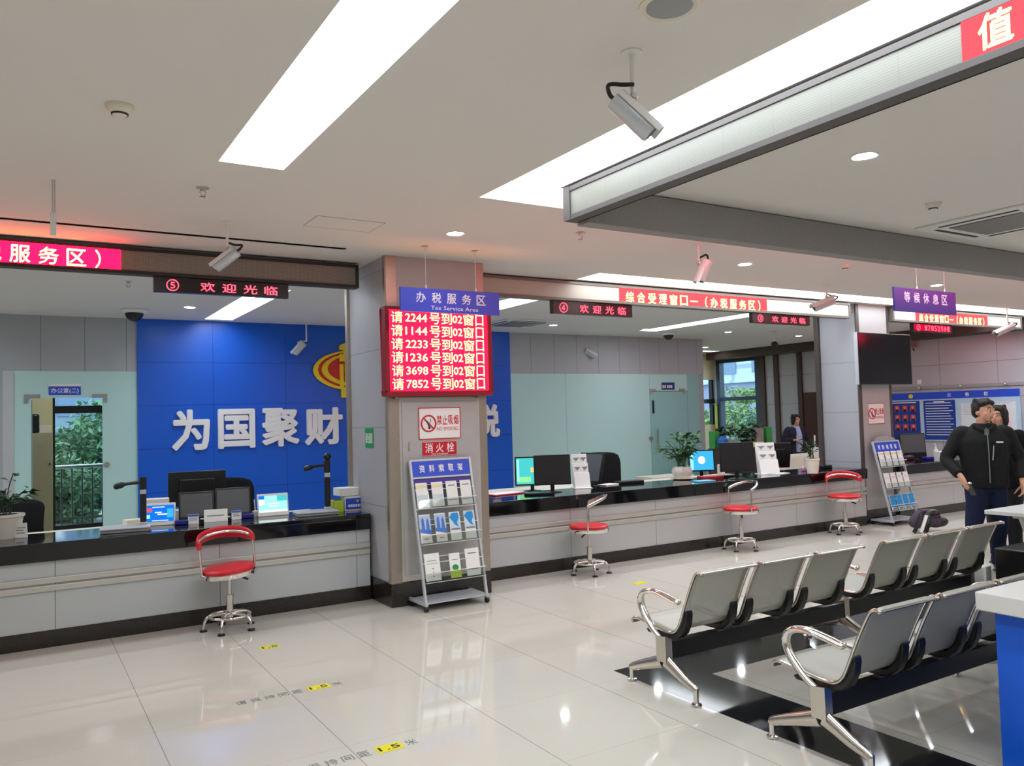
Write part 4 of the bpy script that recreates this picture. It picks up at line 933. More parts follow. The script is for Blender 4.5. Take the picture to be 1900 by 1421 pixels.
for i, (x, st_) in enumerate(((3.10, 'pale'), (3.255, 'pale'), (3.40, 'plain'), (3.545, 'plain'))):
    leaflet('cream leaflet, %s along the top tray of the first rack' % posn[i], P(x, Z[0], .03), UX, d, .112, .22, st_, 'leaflets on the rack by the first pillar')
for i, (x, st_) in enumerate(((3.095, 'towers'), (3.245, 'towers'), (3.39, 'blue'), (3.54, 'blue'))):
    leaflet('%s leaflet, %s along the middle tray of the first rack' % ('blue towers' if i < 2 else 'blue patterned', posn[i]), P(x, Z[1], .03), UX, d, .108, .25, st_, 'leaflets on the rack by the first pillar')
leaflet('white sheet with three small marks in the bottom tray of the first rack', P(3.12, Z[2], .03), UX, d, .145, .235, 'list', 'leaflets on the rack by the first pillar')
leaflet('green bottomed booklet in the bottom tray of the first rack', P(3.34, Z[2], .03), UX, d, .105, .215, 'green', 'leaflets on the rack by the first pillar')
leaflet('pale blank sheet in the bottom tray of the first rack', P(3.52, Z[2], .03), UX, d, .14, .24, 'plain', 'leaflets on the rack by the first pillar')
P, d, n = rack(10.42, 11.02, 6.93, 'silver leaflet rack with blue header and arched top before the second pillar', (.80, .50, .195), 1.17, .26, arch=True)
for r_i, (zb, sty, nm) in enumerate(((.815, 'pale', 'pale green'), (.515, 'list', 'white narrow'), (.21, 'solid', 'bright blue'))):
    for i in range(4):
        leaflet('%s leaflet, %s along the %s tray of the second rack' % (nm, posn[i], tops[r_i]), P(10.50 + .147 * i, zb, .03), UX, d, .115, .21, sty, 'leaflets on the rack by the second pillar')

# =================================================================== FLOOR STICKERS
def sticker(xc, y, label, full=True, k=1.0):
    t = thing('floor_sticker', label, 'floor sticker', (xc, y, 0), 'keep your distance floor stickers')
    MB().box(xc + .035, xc + .175, y - .045, y + .045, .0004, .0012).build('yellow_patch', M_yellow, t, smooth=False)
    text('number', '1.5', (xc + .105, y, .0012), UX, UY, .115, .05, M_ink, t, .0004, .03)
    if full: text('lettering', '请保持间距', (xc - .20, y, .0008), UX, UY, .42, .068, M_greyink, t, .0004, .0, gap=.72); text('last_character', '米', (xc + .225, y, .0008), UX, UY, .06, .068, M_greyink, t, .0004, .0)
sticker(1.52, 3.93, 'yellow keep distance sticker on the tiles, the one furthest from the counter'); sticker(1.525, 5.07, 'yellow keep distance sticker, middle of the three in line'); sticker(1.52, 6.19, 'small yellow distance sticker just in front of the red stool', False)
t = thing('floor_sticker', 'yellow floor mark by the stool past the first pillar', 'floor sticker', (5.24, 6.22, 0), 'keep your distance floor stickers'); MB().box(5.16, 5.31, 6.17, 6.27, .0004, .0012).build('yellow_patch', M_yellow, t, smooth=False)

# =================================================================== THINGS ON AND BEHIND THE COUNTERS
def monitor(label, loc, rz, w=.40, h=.30, style='off', z0=.085, tilt=4, grp='desk monitors'):
    t = thing('monitor', label, 'monitor', (0, 0, 0), grp)
    c = V((0, 0, z0 + h / 2)); tl = R(tilt); uz = V((0, sin(tl), cos(tl))); n = V((0, -cos(tl), sin(tl)))
    MB().obox(c - n * .018, UX * w / 2, uz * h / 2, n * .018).build('housing', M_black, t, bevel=.005)
    MB().obox(c - n * .045, UX * w * .3, uz * h * .28, n * .014).build('rear_bulge', M_black, t, bevel=.008)
    sw, sh = w / 2 - .016, h / 2 - .018; f = c + n * .0005
    mt = {'off': M_screenoff, 'grey': M_screenoffgrey, 'teal': M_screenteal, 'blue': M_screenblue}[style]
    scr = MB().obox(f, UX * sw, uz * sh, n * .0008).build('screen', mt, t, smooth=False)
    def patch(a0, a1, b0, b1, mt, nm): MB().obox(f + UX * sw * (a0 + a1) / 2 + uz * sh * (b0 + b1) / 2, UX * sw * (a1 - a0) / 2, uz * sh * (b1 - b0) / 2, n * .0016).build(nm, mt, scr, smooth=False)
    if style == 'teal':
        patch(-.1, .15, -.1, .25, mat('icon_tan', (226, 170, 90), .6, emit=(226, 170, 90), es=.9), 'window_tile'); patch(.15, .45, -.25, .6, M_screenwhite, 'window_tile'); patch(-.96, -.82, -.8, .9, M_screencyan, 'icon_column'); patch(-.9, -.1, -.85, -.45, M_screenlime, 'wallpaper_glow')
    if style == 'blue':
        MB().prism([(.30 * cos(a), .42 * sin(a)) for a in [R(20 * k) for k in range(18)]], f + UX * sw * .0 + uz * sh * .05, UX * sw, uz * sh, n * .002).build('wallpaper_disc', M_screenwhite, scr, smooth=False); patch(-.94, -.7, -.95, .9, M_screencyan, 'icon_column'); patch(-.12, .02, -.4, -.1, M_screendeep, 'icon')
    MB().obox((0, .03, z0 * .5 + .04), (.022, 0, 0), (0, .012, 0), (0, 0, z0 * .5 + .04)).build('neck', M_black, t, bevel=.004)
    MB().lathe([(.11, 0), (.11, .006), (.04, .016), (.02, .018)], (0, .03, 0), 24, sy=.75).build('foot', M_black, t)
    return place(t, loc, rz)
def card(name, label, cat, loc, rz, w, h, mt, lean=.35, rows=0, ink=None, body=None, strip=None, grp=None):
    t = thing(name, label, cat, (0, 0, 0), grp)
    uz = V((0, sin(lean), cos(lean))); n = V((0, -cos(lean), sin(lean)))
    MB().prism([(0, 0), (h * sin(lean), h * cos(lean)), (2 * h * sin(lean), 0)], (-w / 2, 0, 0), UY, UZ, (w, 0, 0)).build('stand', mt, t, bevel=.002)
    f = uz * h / 2 + n * .0005
    if strip: MB().obox(f + uz * h * .36, UX * w * .48, uz * h * .10, n * .001).build('colour_strip', strip, t, smooth=False)
    if body: text('lettering', body, f, UX, uz, w * .8, h * .32, ink or M_ink, t, .001, .0)
    if rows: mb = MB(); lines(mb, f, UX, uz, w * .75, rows, h * .17, h * .06); mb.build('fine_print', ink or M_greyink, t, smooth=False)
    return place(t, loc, rz)
def office_chair(label, loc, rz, top=1.02, w=.46, stripe=None):
    t = thing('office_chair', label, 'chair', (0, 0, 0), 'black office chairs behind the counters')
    pr = catmull([(.24, .50), (.27, .60), (.29, .75), (.28, .90), (.25, top - .03), (.235, top)] and [(0, .24, .50), (0, .27, .60), (0, .29, .75), (0, .28, .88), (0, .25, top - .02), (0, .23, top)], 4)
    mb = MB(); L = len(pr)
    mb.tube(pr, [.03 + .0 * i for i in range(L)], 16, ry=[w / 2 * (1 - .35 * max(0, i / (L - 1) - .72) / .28) for i in range(L)], upv=(0, 1, 0)); mb.build('backrest', M_blackmatte, t)
    MB().lathe([(.20, .44), (.245, .46), (.25, .49), (.22, .51), (.02, .52)], (0, 0, 0), 28).build('seat', M_blackmatte, t)
    MB().tube(catmull([(0, .05, .44), (0, .22, .43), (0, .30, .50), (0, .31, .66)], 5), .02, 8).build('back_bar', M_black, t)
    MB().cyl((0, 0, .08), (0, 0, .44), .026).build('column', M_black, t)
    for s in (-1, 1): MB().tube(catmull([(s * .24, .02, .46), (s * .29, .0, .58), (s * .29, .0, .68), (s * .28, .2, .70)], 5), .016, 8).build('armrest', M_black, t)
    for k in range(5):
        a = 2 * pi * k / 5; l = MB().obox((.15 * cos(a), .15 * sin(a), .085), (.15 * cos(a), .15 * sin(a), -.015), (-.018 * sin(a), .018 * cos(a), 0), (0, 0, .014)).build('leg', M_black, t, bevel=.004)
        MB().cyl((.29 * cos(a) - .02 * sin(a), .29 * sin(a) + .02 * cos(a), .027), (.29 * cos(a) + .02 * sin(a), .29 * sin(a) - .02 * cos(a), .027), .027).build('caster', M_black, l)
    if stripe: MB().tube([p + V((stripe, .035, 0)) for p in pr[3:-2]], .008, 6).build('reflective_piping', M_white, t)
    return place(t, loc, rz)
def doc_camera(label, loc, rz, ball=False, hpost=.40):
    t = thing('document_camera', label, 'document scanner', (0, 0, 0), 'document cameras on the counter')
    MB().box(-.19, .19, -.11, .12, 0, .022).build('base', M_grey, t, bevel=.006); MB().box(-.195, .185, -.115, .115, .024, .04).build('scan_bed', M_lightgrey, t, bevel=.004)
    x, y = .135, .085
    MB().box(x - .03, x + .03, y - .03, y + .03, .04, .06).build('post_foot', M_lightgrey, t, bevel=.004)
    MB().box(x - .025, x + .025, y - .022, y + .022, .06, hpost * .74).box(x - .027, x + .027, y - .024, y + .024, hpost * .83, hpost + .04).build('post', M_black, t, bevel=.004)
    MB().box(x - .023, x + .023, y - .02, y + .02, hpost * .74, hpost * .83).build('collar', M_lightgrey, t)
    MB().tube(catmull([(x - .02, y, hpost - .005), (x - .10, y - .01, hpost - .01), (x - .16, y - .02, hpost - .015)], 4), .014, 10).build('arm', M_black, t)
    MB().tube([(x - .14, y - .02, hpost - .012), (x - .165, y - .02, hpost - .018), (x - .21, y - .025, hpost - .03), (x - .225, y - .025, hpost - .036)], [.016, .026, .026, .016], 14).build('lens_head', M_black, t)
    if ball: MB().ball((x + .005, y, hpost + .075), .04, .035, .035).build('top_camera', M_black, t)
    return place(t, loc, rz)
def tablet(label, loc, rz, w, h, style):
    t = thing('evaluator_tablet', label, 'display tablet', (0, 0, 0), 'customer tablets on the counter'); a = .3
    uz = V((0, sin(a), cos(a))); n = V((0, -cos(a), sin(a))); c = uz * h / 2
    MB().obox(c - n * .008, UX * w / 2, uz * h / 2, n * .008).build('bezel', M_white, t, bevel=.006)
    MB().prism([(.02, 0), (.10, 0), (.06, h * .7), (.045, h * .7)], (-w * .3, 0, 0), UY, UZ, (w * .6, 0, 0)).build('prop', M_white, t)
    f = c + n * .001 + uz * h * .04; sw, sh = w * .45, h * .36
    s = MB().obox(f, UX * sw, uz * sh, n * .0008).build('screen', M_screendeep if style == 0 else M_screencyan, t, smooth=False)
    def patch(a0, a1, b0, b1, mt, nm): MB().obox(f + UX * sw * (a0 + a1) / 2 + uz * sh * (b0 + b1) / 2, UX * sw * (a1 - a0) / 2, uz * sh * (b1 - b0) / 2, n * .0016).build(nm, mt, s, smooth=False)
    if style == 0:
        patch(-1, -.62, .2, .65, M_screenred, 'red_tile'); patch(-1, -.75, -.6, -.15, M_screencyan, 'white_tile'); patch(-.6, .3, .72, .82, M_screenwhite, 'title_line'); patch(-.4, .1, .05, .18, M_screenwhite, 'caption_line'); patch(-.2, .5, -.2, -.05, M_screenwhite, 'caption_line'); patch(-.6, .6, -.92, -.84, M_screenwhite, 'footer_line'); patch(.5, .95, -.55, .55, M_screenblue, 'picture')
    else:
        patch(-1, -.6, -.1, .55, M_screenwhite, 'picture'); patch(-1, -.6, .6, 1, M_screendeep, 'blue_tile'); patch(-.4, .5, -.05, .08, M_screenwhite, 'caption_line'); patch(-.3, .4, -.35, -.22, M_screenwhite, 'caption_line'); patch(-1, 1, -1, -.75, M_screenwhite, 'footer_line'); patch(.3, 1, .3, 1, M_screenteal, 'corner_glow')
    return place(t, loc, rz)
def box_thing(name, label, cat, loc, rz, w, d, h, mt, bevel=.004, grp=None, top=None, front=None):
    t = thing(name, label, cat, (0, 0, 0), grp); MB().box(-w / 2, w / 2, -d / 2, d / 2, 0, h).build('body', mt, t, bevel=bevel)
    if top: MB().box(-w / 2 + .01, w / 2 - .01, -d / 2 + .01, d / 2 - .01, h, h + .004).build('top_sheet', top, t, smooth=False)
    if front:
        fl = MB().box(-w * .45, w * .45, -d / 2 - .0015, -d / 2, h * .12, h * .88).build('front_label', front, t, smooth=False)
        mb = MB(); [mb.box(-w * .36 + w * .092 * k, -w * .36 + w * .092 * k + w * .07, -d / 2 - .0025, -d / 2 - .001, h * .28, h * .46) for k in range(8)]; mb.build('label_print', M_signwhite, fl, smooth=False)
        MB().ball((0, -d / 2 - .0015, h * .68), w * .045, .001, w * .045, 10).build('label_crest', M_emyellow, fl)
    return place(t, loc, rz)
def leaf_plant(label, loc, pot_r, pot_h, fol_r, fol_h, n, leaf, mt, pot_mt, name='potted_plant', taper=.75, scallop=False, saucer=False, seed=1, stem=True):
    t = thing(name, label, 'plant', (0, 0, 0), 'potted plants'); rnd = random.Random(seed)
    if scallop:
        nn = 32; vs = []; prof_ = [(pot_r * .55, 0), (pot_r * .9, pot_h * .3), (pot_r, pot_h * .65), (pot_r * .8, pot_h)]
        mb = MB(); mb.lathe(prof_, n=nn); mb.v = [(x * (1 + .06 * cos(8 * math.atan2(y, x))), y * (1 + .06 * cos(8 * math.atan2(y, x))), z) for x, y, z in mb.v]; mb.build('pot', pot_mt, t)
    else: MB().lathe([(pot_r * taper, 0), (pot_r * .97, pot_h * .88), (pot_r * 1.05, pot_h * .9), (pot_r * 1.05, pot_h), (pot_r * .9, pot_h)], n=24).build('pot', pot_mt, t)
    MB().lathe([(pot_r * .86, pot_h - .002), (.01, pot_h + .006)], n=20).build('soil', M_soil, t)
    if saucer: MB().lathe([(pot_r * .8, 0.0), (pot_r * 1.2, .012), (pot_r * 1.2, .018), (pot_r * .8, .006)], n=24).build('saucer', pot_mt, t)
    mb = MB(); ms = MB(); stems = max(4, n // 9)
    for k in range(stems):
        a = rnd.uniform(0, 2 * pi); rr = fol_r * rnd.uniform(.2, 1.0); hh = pot_h + fol_h * rnd.uniform(.3, 1.0)
        P = catmull([(.3 * pot_r * cos(a), .3 * pot_r * sin(a), pot_h - .01), (rr * .45 * cos(a), rr * .45 * sin(a), pot_h + (hh - pot_h) * .6), (rr * cos(a), rr * sin(a), hh)], 4)
        ms.tube(P, .0045, 6)
        for j in range(max(3, n // stems)):
            p = P[rnd.randrange(3, len(P))] + V((rnd.gauss(0, .18), rnd.gauss(0, .18), rnd.gauss(0, .12))) * fol_r
            d = V((cos(a) + rnd.gauss(0, .7), sin(a) + rnd.gauss(0, .7), rnd.uniform(-.7, .5))).normalized(); s_ = d.cross(V((rnd.gauss(0, .3), rnd.gauss(0, .3), 1))).normalized(); u_ = s_.cross(d); l = leaf * rnd.uniform(.7, 1.25)
            mb.add([p, p + d * l * .4 + s_ * l * .3 + u_ * l * .06, p + d * l - u_ * l * .12, p + d * l * .4 - s_ * l * .3 + u_ * l * .06], [(0, 1, 2, 3)])
    ms.build('stems', M_leafdark, t); o = mb.build('foliage', mt, t, smooth=False); o['kind'] = 'stuff'
    return place(t, loc)
TOP = .80
def ont(px, py, z=TOP): return on(px, py, z)
# -- counter under display five
leaf_plant('leafy plant in a big cream pot at the edge of the blue wall counter', ont(8, 998), .14, .19, .17, .34, 90, .085, M_leafdark, M_ceramic, seed=3)
office_chair('black office chair behind the cream plant pot by the open office door', (.18, 9.1, 0), R(150), 1.0)
card('counter_card', 'small white standing card beside the cream plant pot', 'card', ont(38, 998), R(-20), .085, .12, M_paper, .15, 3, grp='small cards on the counters')
doc_camera('black armed document camera on a grey bed, before the open office door', ont(230, 987) + V((.02, .05, 0)), R(-6), False, .40)
box_thing('carton', 'small cream carton behind the document camera by the office door', 'box', V((ont(248, 969).x, 8.2, .74)), R(10), .15, .12, .085, M_offwhite)
tablet('white framed tablet with a deep blue screen, next to the document camera', ont(297, 975), R(-14), .245, .20, 0)
box_thing('card_reader', 'white slanted device behind the deep blue tablet', 'device', V((wy(292, 930, 8.1).x, 8.1, .74)), R(-10), .2, .08, .27, M_white, .01)
monitor('grey screened monitor on the counter, first beside the deep blue tablet', ont(365, 968), R(-10), .30, .24, 'grey', .03, 8)
monitor('grey screened monitor on the counter, the one nearer the pale cyan tablet', ont(433, 962), R(-6), .31, .25, 'grey', .035, 8)
monitor('large monitor seen from behind, on the staff desk by the blue wall', V(wy(366, 938, 8.28)) * 1 + V((0, 0, .74 - wy(366, 938, 8.28).z)), R(176), .52, .33, 'off', .16, 2)
office_chair('black office chair in front of the blue wall behind the large monitor', (1.95, 9.15, 0), R(170), 1.08, .56)
card('name_plate', 'white folded name plate in front of the two grey monitors', 'name plate', ont(401, 968), R(-8), .20, .115, M_paper, .3, 1, M_greyink)
card('counter_card', 'small white box card with a blue top, beside the folded name plate', 'card', ont(359, 972), R(-10), .09, .085, M_paper, .2, 2, M_greyink, strip=M_signblue, grp='small cards on the counters')
card('counter_card', 'small white box card with a blue top, between the name plate and pale tablet', 'card', ont(439, 964), R(-10), .085, .085, M_paper, .2, 2, M_greyink, strip=M_signblue, grp='small cards on the counters')
box_thing('pen_tray', 'navy blue tray beside the deep blue tablet', 'tray', ont(337, 973), R(-8), .11, .08, .04, M_navyplastic, .008, 'navy trays on the counter')
box_thing('pen_tray', 'navy blue tray beside the pale cyan tablet', 'tray', ont(459, 961), R(-8), .11, .08, .04, M_navyplastic, .008, 'navy trays on the counter')
t = thing('pen_stand', 'white pen stand with an upright pen next to the pale cyan tablet', 'pen stand', ont(474, 958)); q = V(t.location); MB().lathe([(.03, 0), (.03, .05), (.02, .055)], q).build('cup', M_white, t); MB().cyl(q + V((0, 0, .03)), q + V((-.01, 0, .16)), .006).build('pen', M_white, t)
box_thing('paper_stack', 'low stack of white papers behind the deep blue tablet', 'paper', ont(326, 966) + V((0, .1, 0)), R(-4), .12, .16, .09, M_paper, .002)
tablet('white framed tablet with a pale cyan screen', ont(508, 957), R(-6), .285, .215, 1)
doc_camera('black armed document camera with a ball on top, near the first pillar', ont(590, 956) + V((0, .06, 0)), R(-4), True, .46)
box_thing('leaflet_box', 'clear box with a blue printed label at the counter end by the first pillar', 'box', ont(660, 946), R(-4), .26, .14, .14, M_white, .004, front=M_signblue)
q = ont(660, 946); box_thing('paper_stack', 'stack of white forms on top of the blue labelled box', 'paper', q + V((-.03, .06, .145)), R(3), .27, .2, .075, M_paper, .002)
q = ont(632, 949); box_thing('folder_stack', 'lime green and pink folders beside the blue labelled box', 'folders', q + V((-.02, .06, 0)), R(-4), .09, .2, .11, M_limegreen, .002, top=M_purple)
# -- long counter
leaf_plant('trailing dark plant half hidden behind the first pillar', (4.17, 8.2, .76), .09, .13, .15, .34, 60, .10, M_leafdark, M_ceramic, seed=5)
t = box_thing('folder', 'red and white folder lying at the counter end past the first pillar', 'folder', ont(945, 918) + V((0, .1, 0)), R(8), .42, .2, .012, mat('folder_red', (190, 50, 70), .5), .002, top=M_paper)
monitor('monitor with a teal desktop on the staff desk past the first pillar', (5.36, 8.3, .76), R(-28), .42, .35, 'teal', .07)
monitor('black screened monitor beside the teal desktop monitor', ont(1033, 915) + V((.02, .1, 0)), R(-22), .42, .34, 'off', .085)
box_thing('keyboard', 'black keyboard between the teal monitor and the black monitor', 'keyboard', ont(1006, 918) + V((-.02, .05, 0)), R(-24), .3, .12, .025, M_black, .006, 'keyboards')
def organiser(label, loc, rz, w, h):
    t = thing('leaflet_organiser', label, 'leaflet holder', (0, 0, 0), 'white upright leaflet holders')
    for k in range(3): MB().prism([(0, 0), (.015, 0), (.075, h * (1 - .27 * k)), (.06, h * (1 - .27 * k))], (-w / 2, -.05 * k, 0), UY, UZ, (w, 0, 0)).build('tier', M_paper, t, smooth=False)
    for k in range(2):
        for s in (-1, 1): MB().prism([(-w * .2, 0), (w * .2, 0), (0, -.045)], (s * w * .24, .035 - .05 * k - .012, h * (.9 - .27 * k)), UX, UZ, (0, .004, 0)).build('tab', M_grey, t, smooth=False)
    MB().box(-w / 2 - .01, w / 2 + .01, -.13, .09, 0, .008).build('base', M_paper, t, smooth=False)
    return place(t, loc, rz)
organiser('white upright leaflet holder behind the black monitor past the first pillar', ont(1078, 905), R(-20), .19, .40)
monitor('black monitor turned side on, beside the white leaflet holder', ont(1103, 903) + V((.0, .08, 0)), R(-84), .40, .36, 'grey', .05, 14)
office_chair('black office chair with white piping behind the side turned monitor', (7.0, 9.05, 0), R(140), 1.12, .54, .16)
box_thing('desk_tray', 'flat black tray on the counter before the frosted glass', 'tray', ont(1172, 897) + V((0, .05, 0)), R(-6), .36, .14, .035, M_black, .006)
box_thing('desk_tray', 'small pile of papers beside the flat black tray', 'paper', ont(1130, 900) + V((0, .02, 0)), R(12), .24, .15, .012, M_paper, .002)
leaf_plant('bushy green plant in a scalloped white pot on a saucer, on the long counter', ont(1266, 889), .125, .17, .27, .40, 150, .11, M_leaf, M_ceramic, scallop=True, saucer=True, seed=8)
t = thing('bottle', 'white bottle beside the scalloped pot', 'bottle', ont(1279, 882)); q = V(t.location); MB().lathe([(.035, 0), (.036, .10), (.03, .125), (.028, .14), (.02, .142)], q).build('body', M_white, t)
monitor('monitor with a bright blue desktop past the scalloped pot', (7.93, 8.05, .74), R(-26), .36, .29, 'blue', .12)
box_thing('book', 'red book under the bright blue monitor', 'book', ont(1318, 888), R(-18), .3, .16, .035, mat('book_red', (180, 36, 44), .5), .003)
box_thing('folder', 'pale blue folder lying at the edge before the bright blue monitor', 'folder', ont(1305, 893), R(-10), .26, .16, .012, mat('folder_blue', (110, 190, 226), .5), .002)
box_thing('speaker', 'small white desk speaker between the blue and black monitors', 'speaker', (8.34, 8.1, .74), R(-10), .07, .09, .19, M_offwhite, .012)
box_thing('keyboard', 'black keyboard before the large black monitor', 'keyboard', ont(1351, 885), R(-14), .28, .12, .03, M_black, .006, 'keyboards')
monitor('large black screened monitor past the bright blue monitor', ont(1376, 889) + V((0, .06, 0)), R(-22), .46, .37, 'off', .095)
organiser('white upright leaflet holder past the large black monitor', ont(1424, 879), R(-24), .27, .42)
box_thing('paper_stack', 'flat white paper on the counter before the leaflet holder', 'paper', ont(1442, 879), R(10), .32, .2, .008, M_paper, .001)
monitor('black monitor seen from behind next to the small white potted plant', ont(1458, 876) + V((.05, .22, 0)), R(150), .42, .36, 'off', .05, 14)
leaf_plant('small plant in a plain white pot before the second pillar', ont(1508, 878), .095, .20, .13, .25, 60, .075, M_leafdark, M_ceramic, seed=11)
box_thing('tape_dispenser', 'little pink dispenser beside the plain white pot', 'dispenser', ont(1491, 874), R(0), .06, .05, .06, M_holo, .012)
box_thing('card_reader', 'small black card reader at the counter end before the second pillar', 'device', ont(1532, 869), R(-12), .16, .1, .05, M_black, .01)
# -- low furniture behind the long counter
def cabinet(label, x0, x1, y0, y1, h, mt, doors=2):
    t = thing('low_cabinet', label, 'cabinet', (x0, y0, 0), 'low cabinets behind the counters'); MB().box(x0, x1, y0, y1, 0, h).build('carcass', mt, t, bevel=.004); w = (x1 - x0) / doors
    for k in range(doors):
        dr = MB().box(x0 + w * k + .006, x0 + w * (k + 1) - .006, y0 - .018, y0, .06, h - .03).build('door', mt, t, bevel=.003); MB().cyl((x0 + w * (k + .85), y0 - .035, h * .7), (x0 + w * (k + .85), y0 - .018, h * .7), .014).build('knob', M_brownwood, dr)
    return t
cabinet('cream low cabinet behind the small white potted plant', 11.0, 12.3, 9.2, 9.65, .88, M_offwhite, 3)
cabinet('cream low cabinet in front of the frosted glass behind the scalloped pot', 8.15, 9.0, 9.3, 9.7, .70, M_offwhite, 2)
cabinet('dark brown cabinet with plants on it under the tall window', 11.0, 12.75, 10.6, 11.0, .98, M_brownwood, 4)
def onc(px, py, Y=10.8): p = wy(px, py, Y); p.z = .98; return p
leaf_plant('dark leafy plant on the brown cabinet, next to the frosted glass', onc(1341, 830), .1, .16, .22, .26, 60, .13, M_leafdark, M_ceramic, seed=21)
leaf_plant('spiky dark plant in the middle of the brown cabinet', onc(1384, 830), .1, .14, .25, .32, 80, .14, M_leafdark, M_black, seed=22)
t = thing('water_jug', 'blue plastic jug on the brown cabinet', 'jug', onc(1340, 830, 10.68)); q = V(t.location); MB().lathe([(.07, 0), (.085, .02), (.085, .17), (.05, .21), (.03, .23)], q).build('body', mat('jug_blue', (40, 110, 190), .35), t); MB().tube(catmull([q + V((.07, 0, .18)), q + V((.13, 0, .15)), q + V((.12, 0, .06)), q + V((.08, 0, .04))], 4), .01, 8).build('handle', mat('jug_blue', (40, 110, 190), .35), t)
box_thing('storage_box', 'pale grey box beside the blue jug', 'box', onc(1357, 830, 10.68), 0, .2, .14, .16, M_grey, .006)
box_thing('storage_box', 'taupe box beside the spiky plant on the brown cabinet', 'box', onc(1406, 830), 0, .2, .14, .34, mat('taupe', (150, 142, 140), .6), .006)
box_thing('file_box', 'green file box at the end of the brown cabinet', 'box', onc(1422, 830), 0, .15, .18, .36, mat('file_green', (60, 150, 70), .5), .004, 'green file boxes')
box_thing('file_box', 'green file box at the frosted glass end of the brown cabinet', 'box', onc(1326, 830, 10.85), 0, .13, .14, .32, mat('file_green', (60, 150, 70), .5), .004, 'green file boxes')
box_thing('folder_tray', 'pale lime file tray in front of the spiky plant', 'tray', onc(1402, 831, 10.7), 0, .32, .12, .09, mat('pale_lime', (214, 232, 150), .5), .004)
t = thing('curtain', 'narrow lime curtain hanging at the edge of the tall window', 'curtain', (15.2, 14.95, 2.9)); mb = MB(); mb.add([(15.42 + .02 * sin(k * 1.4), 15.03 + .014 * k, z) for z in (.6, 1.85) for k in range(6)], [(k, k + 1, k + 7, k + 6) for k in range(5)]); mb.build('cloth', mat('curtain_lime', (190, 210, 90), .8), t, solid=.01)
MB().cyl((15.42, 15.0, 1.86), (15.42, 15.17, 1.86), .012).build('curtain_rod', M_grey, t)
box_thing('router', 'white wireless router with an upright aerial on the cream cabinet', 'router', (12.05, 9.4, .88), 0, .16, .12, .1, M_white, .01)
q = V((12.05, 9.4, .98)); o = bpy.data.objects['router']; MB().cyl((.0, .04, .1), (.0, .04, .32), .014).build('aerial', M_white, o).matrix_parent_inverse = Matrix()
t = cabinet('beige filing cabinet inside the office with the balcony', .22, .52, 14.6, 15.05, 1.62, mat('beige_steel', (176, 166, 136), .5), 1)
box_thing('carton', 'small cream carton on the beige filing cabinet', 'box', (.42, 14.8, 1.62), 0, .16, .2, .12, M_offwhite, .003); box_thing('handbag', 'black bag on the beige filing cabinet in the office', 'bag', (.285, 14.85, 1.62), 0, .12, .3, .3, M_black, .03)
# -- counter by the notice wall
monitor('grey screened monitor on the counter below the notice board', ont(1706, 852) + V((0, .1, 0)), R(-16), .50, .33, 'grey', .09)
office_chair('black office chair behind the counter below the notice board', (13.1, 8.5, 0), R(165), 1.12, .56)
box_thing('telephone', 'dark pinkish telephone beside the second rack on the notice wall counter', 'telephone', ont(1683, 853), R(-10), .17, .16, .07, mat('dark_rose', (70, 50, 56), .25), .02)
box_thing('pen_tray', 'navy blue tray on the notice wall counter', 'tray', ont(1722, 853), R(-8), .16, .1, .05, M_navyplastic, .01, 'navy trays on the counter')
box_thing('leaflet_box', 'white box with blue bands on the notice wall counter', 'box', ont(1745, 855), R(-10), .13, .1, .15, M_white, .004, front=M_signblue)
box_thing('carton', 'white carton at the end of the notice wall counter', 'box', ont(1760, 853), R(-6), .15, .12, .13, M_white, .004)
t = thing('bottle', 'clear pump bottle behind the blue banded white box', 'bottle', ont(1737, 851)); q = V(t.location); MB().lathe([(.035, 0), (.035, .14), (.014, .17), (.012, .21)], q).build('body', M_white, t); MB().tube([q + V((0, 0, .2)), q + V((0, 0, .24)), q + V((-.05, 0, .24))], .007, 8).build('pump', M_white, t)

# television on the second pillar
t = thing('television', 'large black television on the second pillar', 'television', (10.66, 7.12, 2.0)); x0, x1 = wy(1592, 665, 7.1).x, wy(1691, 665, 7.1).x; z0, z1 = 1.985, 2.72
MB().box(x0, x1, 7.1, 7.15, z0, z1).build('housing', M_black, t, bevel=.006); MB().box(x0 + .018, x1 - .018, 7.098, 7.1005, z0 + .025, z1 - .018).build('screen', mat('tv_glass', (12, 13, 20), .12, spec=.6, var=.1), t, smooth=False)
MB().box(10.5, 10.85, 7.15, 7.27, 2.2, 2.5).build('wall_bracket', M_black, t); MB().box(x0 - .004, x0 + .004, 7.098, 7.152, z0, z1).build('side_trim', M_lightgrey, t)

# =================================================================== DESKS, BAGS ON THE HALL FLOOR
c = on(1808, 1097, .80)
t = thing('reception_desk', 'blue reception desk with a thick white top at the edge of the waiting area', 'desk', (c.x + .7, c.y - .7, 0))
MB().box(c.x, c.x + 1.5, c.y - 1.5, c.y, .715, .80).build('top', M_white, t, bevel=.006)
MB().box(c.x + .07, c.x + 1.43, c.y - 1.45, c.y - .05, .0, .715).build('body', M_deskblue, t, smooth=False)
c = on(1826, 946, .75)
t = thing('white_table', 'white table with slanted panel legs past the waiting benches', 'table', (c.x + .5, c.y - .4, 0))
MB().box(c.x, c.x + 1.4, c.y - .75, c.y, .715, .75).build('tabletop', M_white, t, bevel=.004)
for yy in (c.y - .12, c.y - .68): MB().prism([(.34, .715), (.64, .715), (.92, 0), (.78, 0)], (c.x, yy, 0), UX, UZ, (0, .035, 0)).build('leg', M_white, t, bevel=.003)
MB().box(c.x + .3, c.x + 1.3, c.y - .65, c.y - .08, .66, .715).build('underframe', M_lightgrey, t, smooth=False)
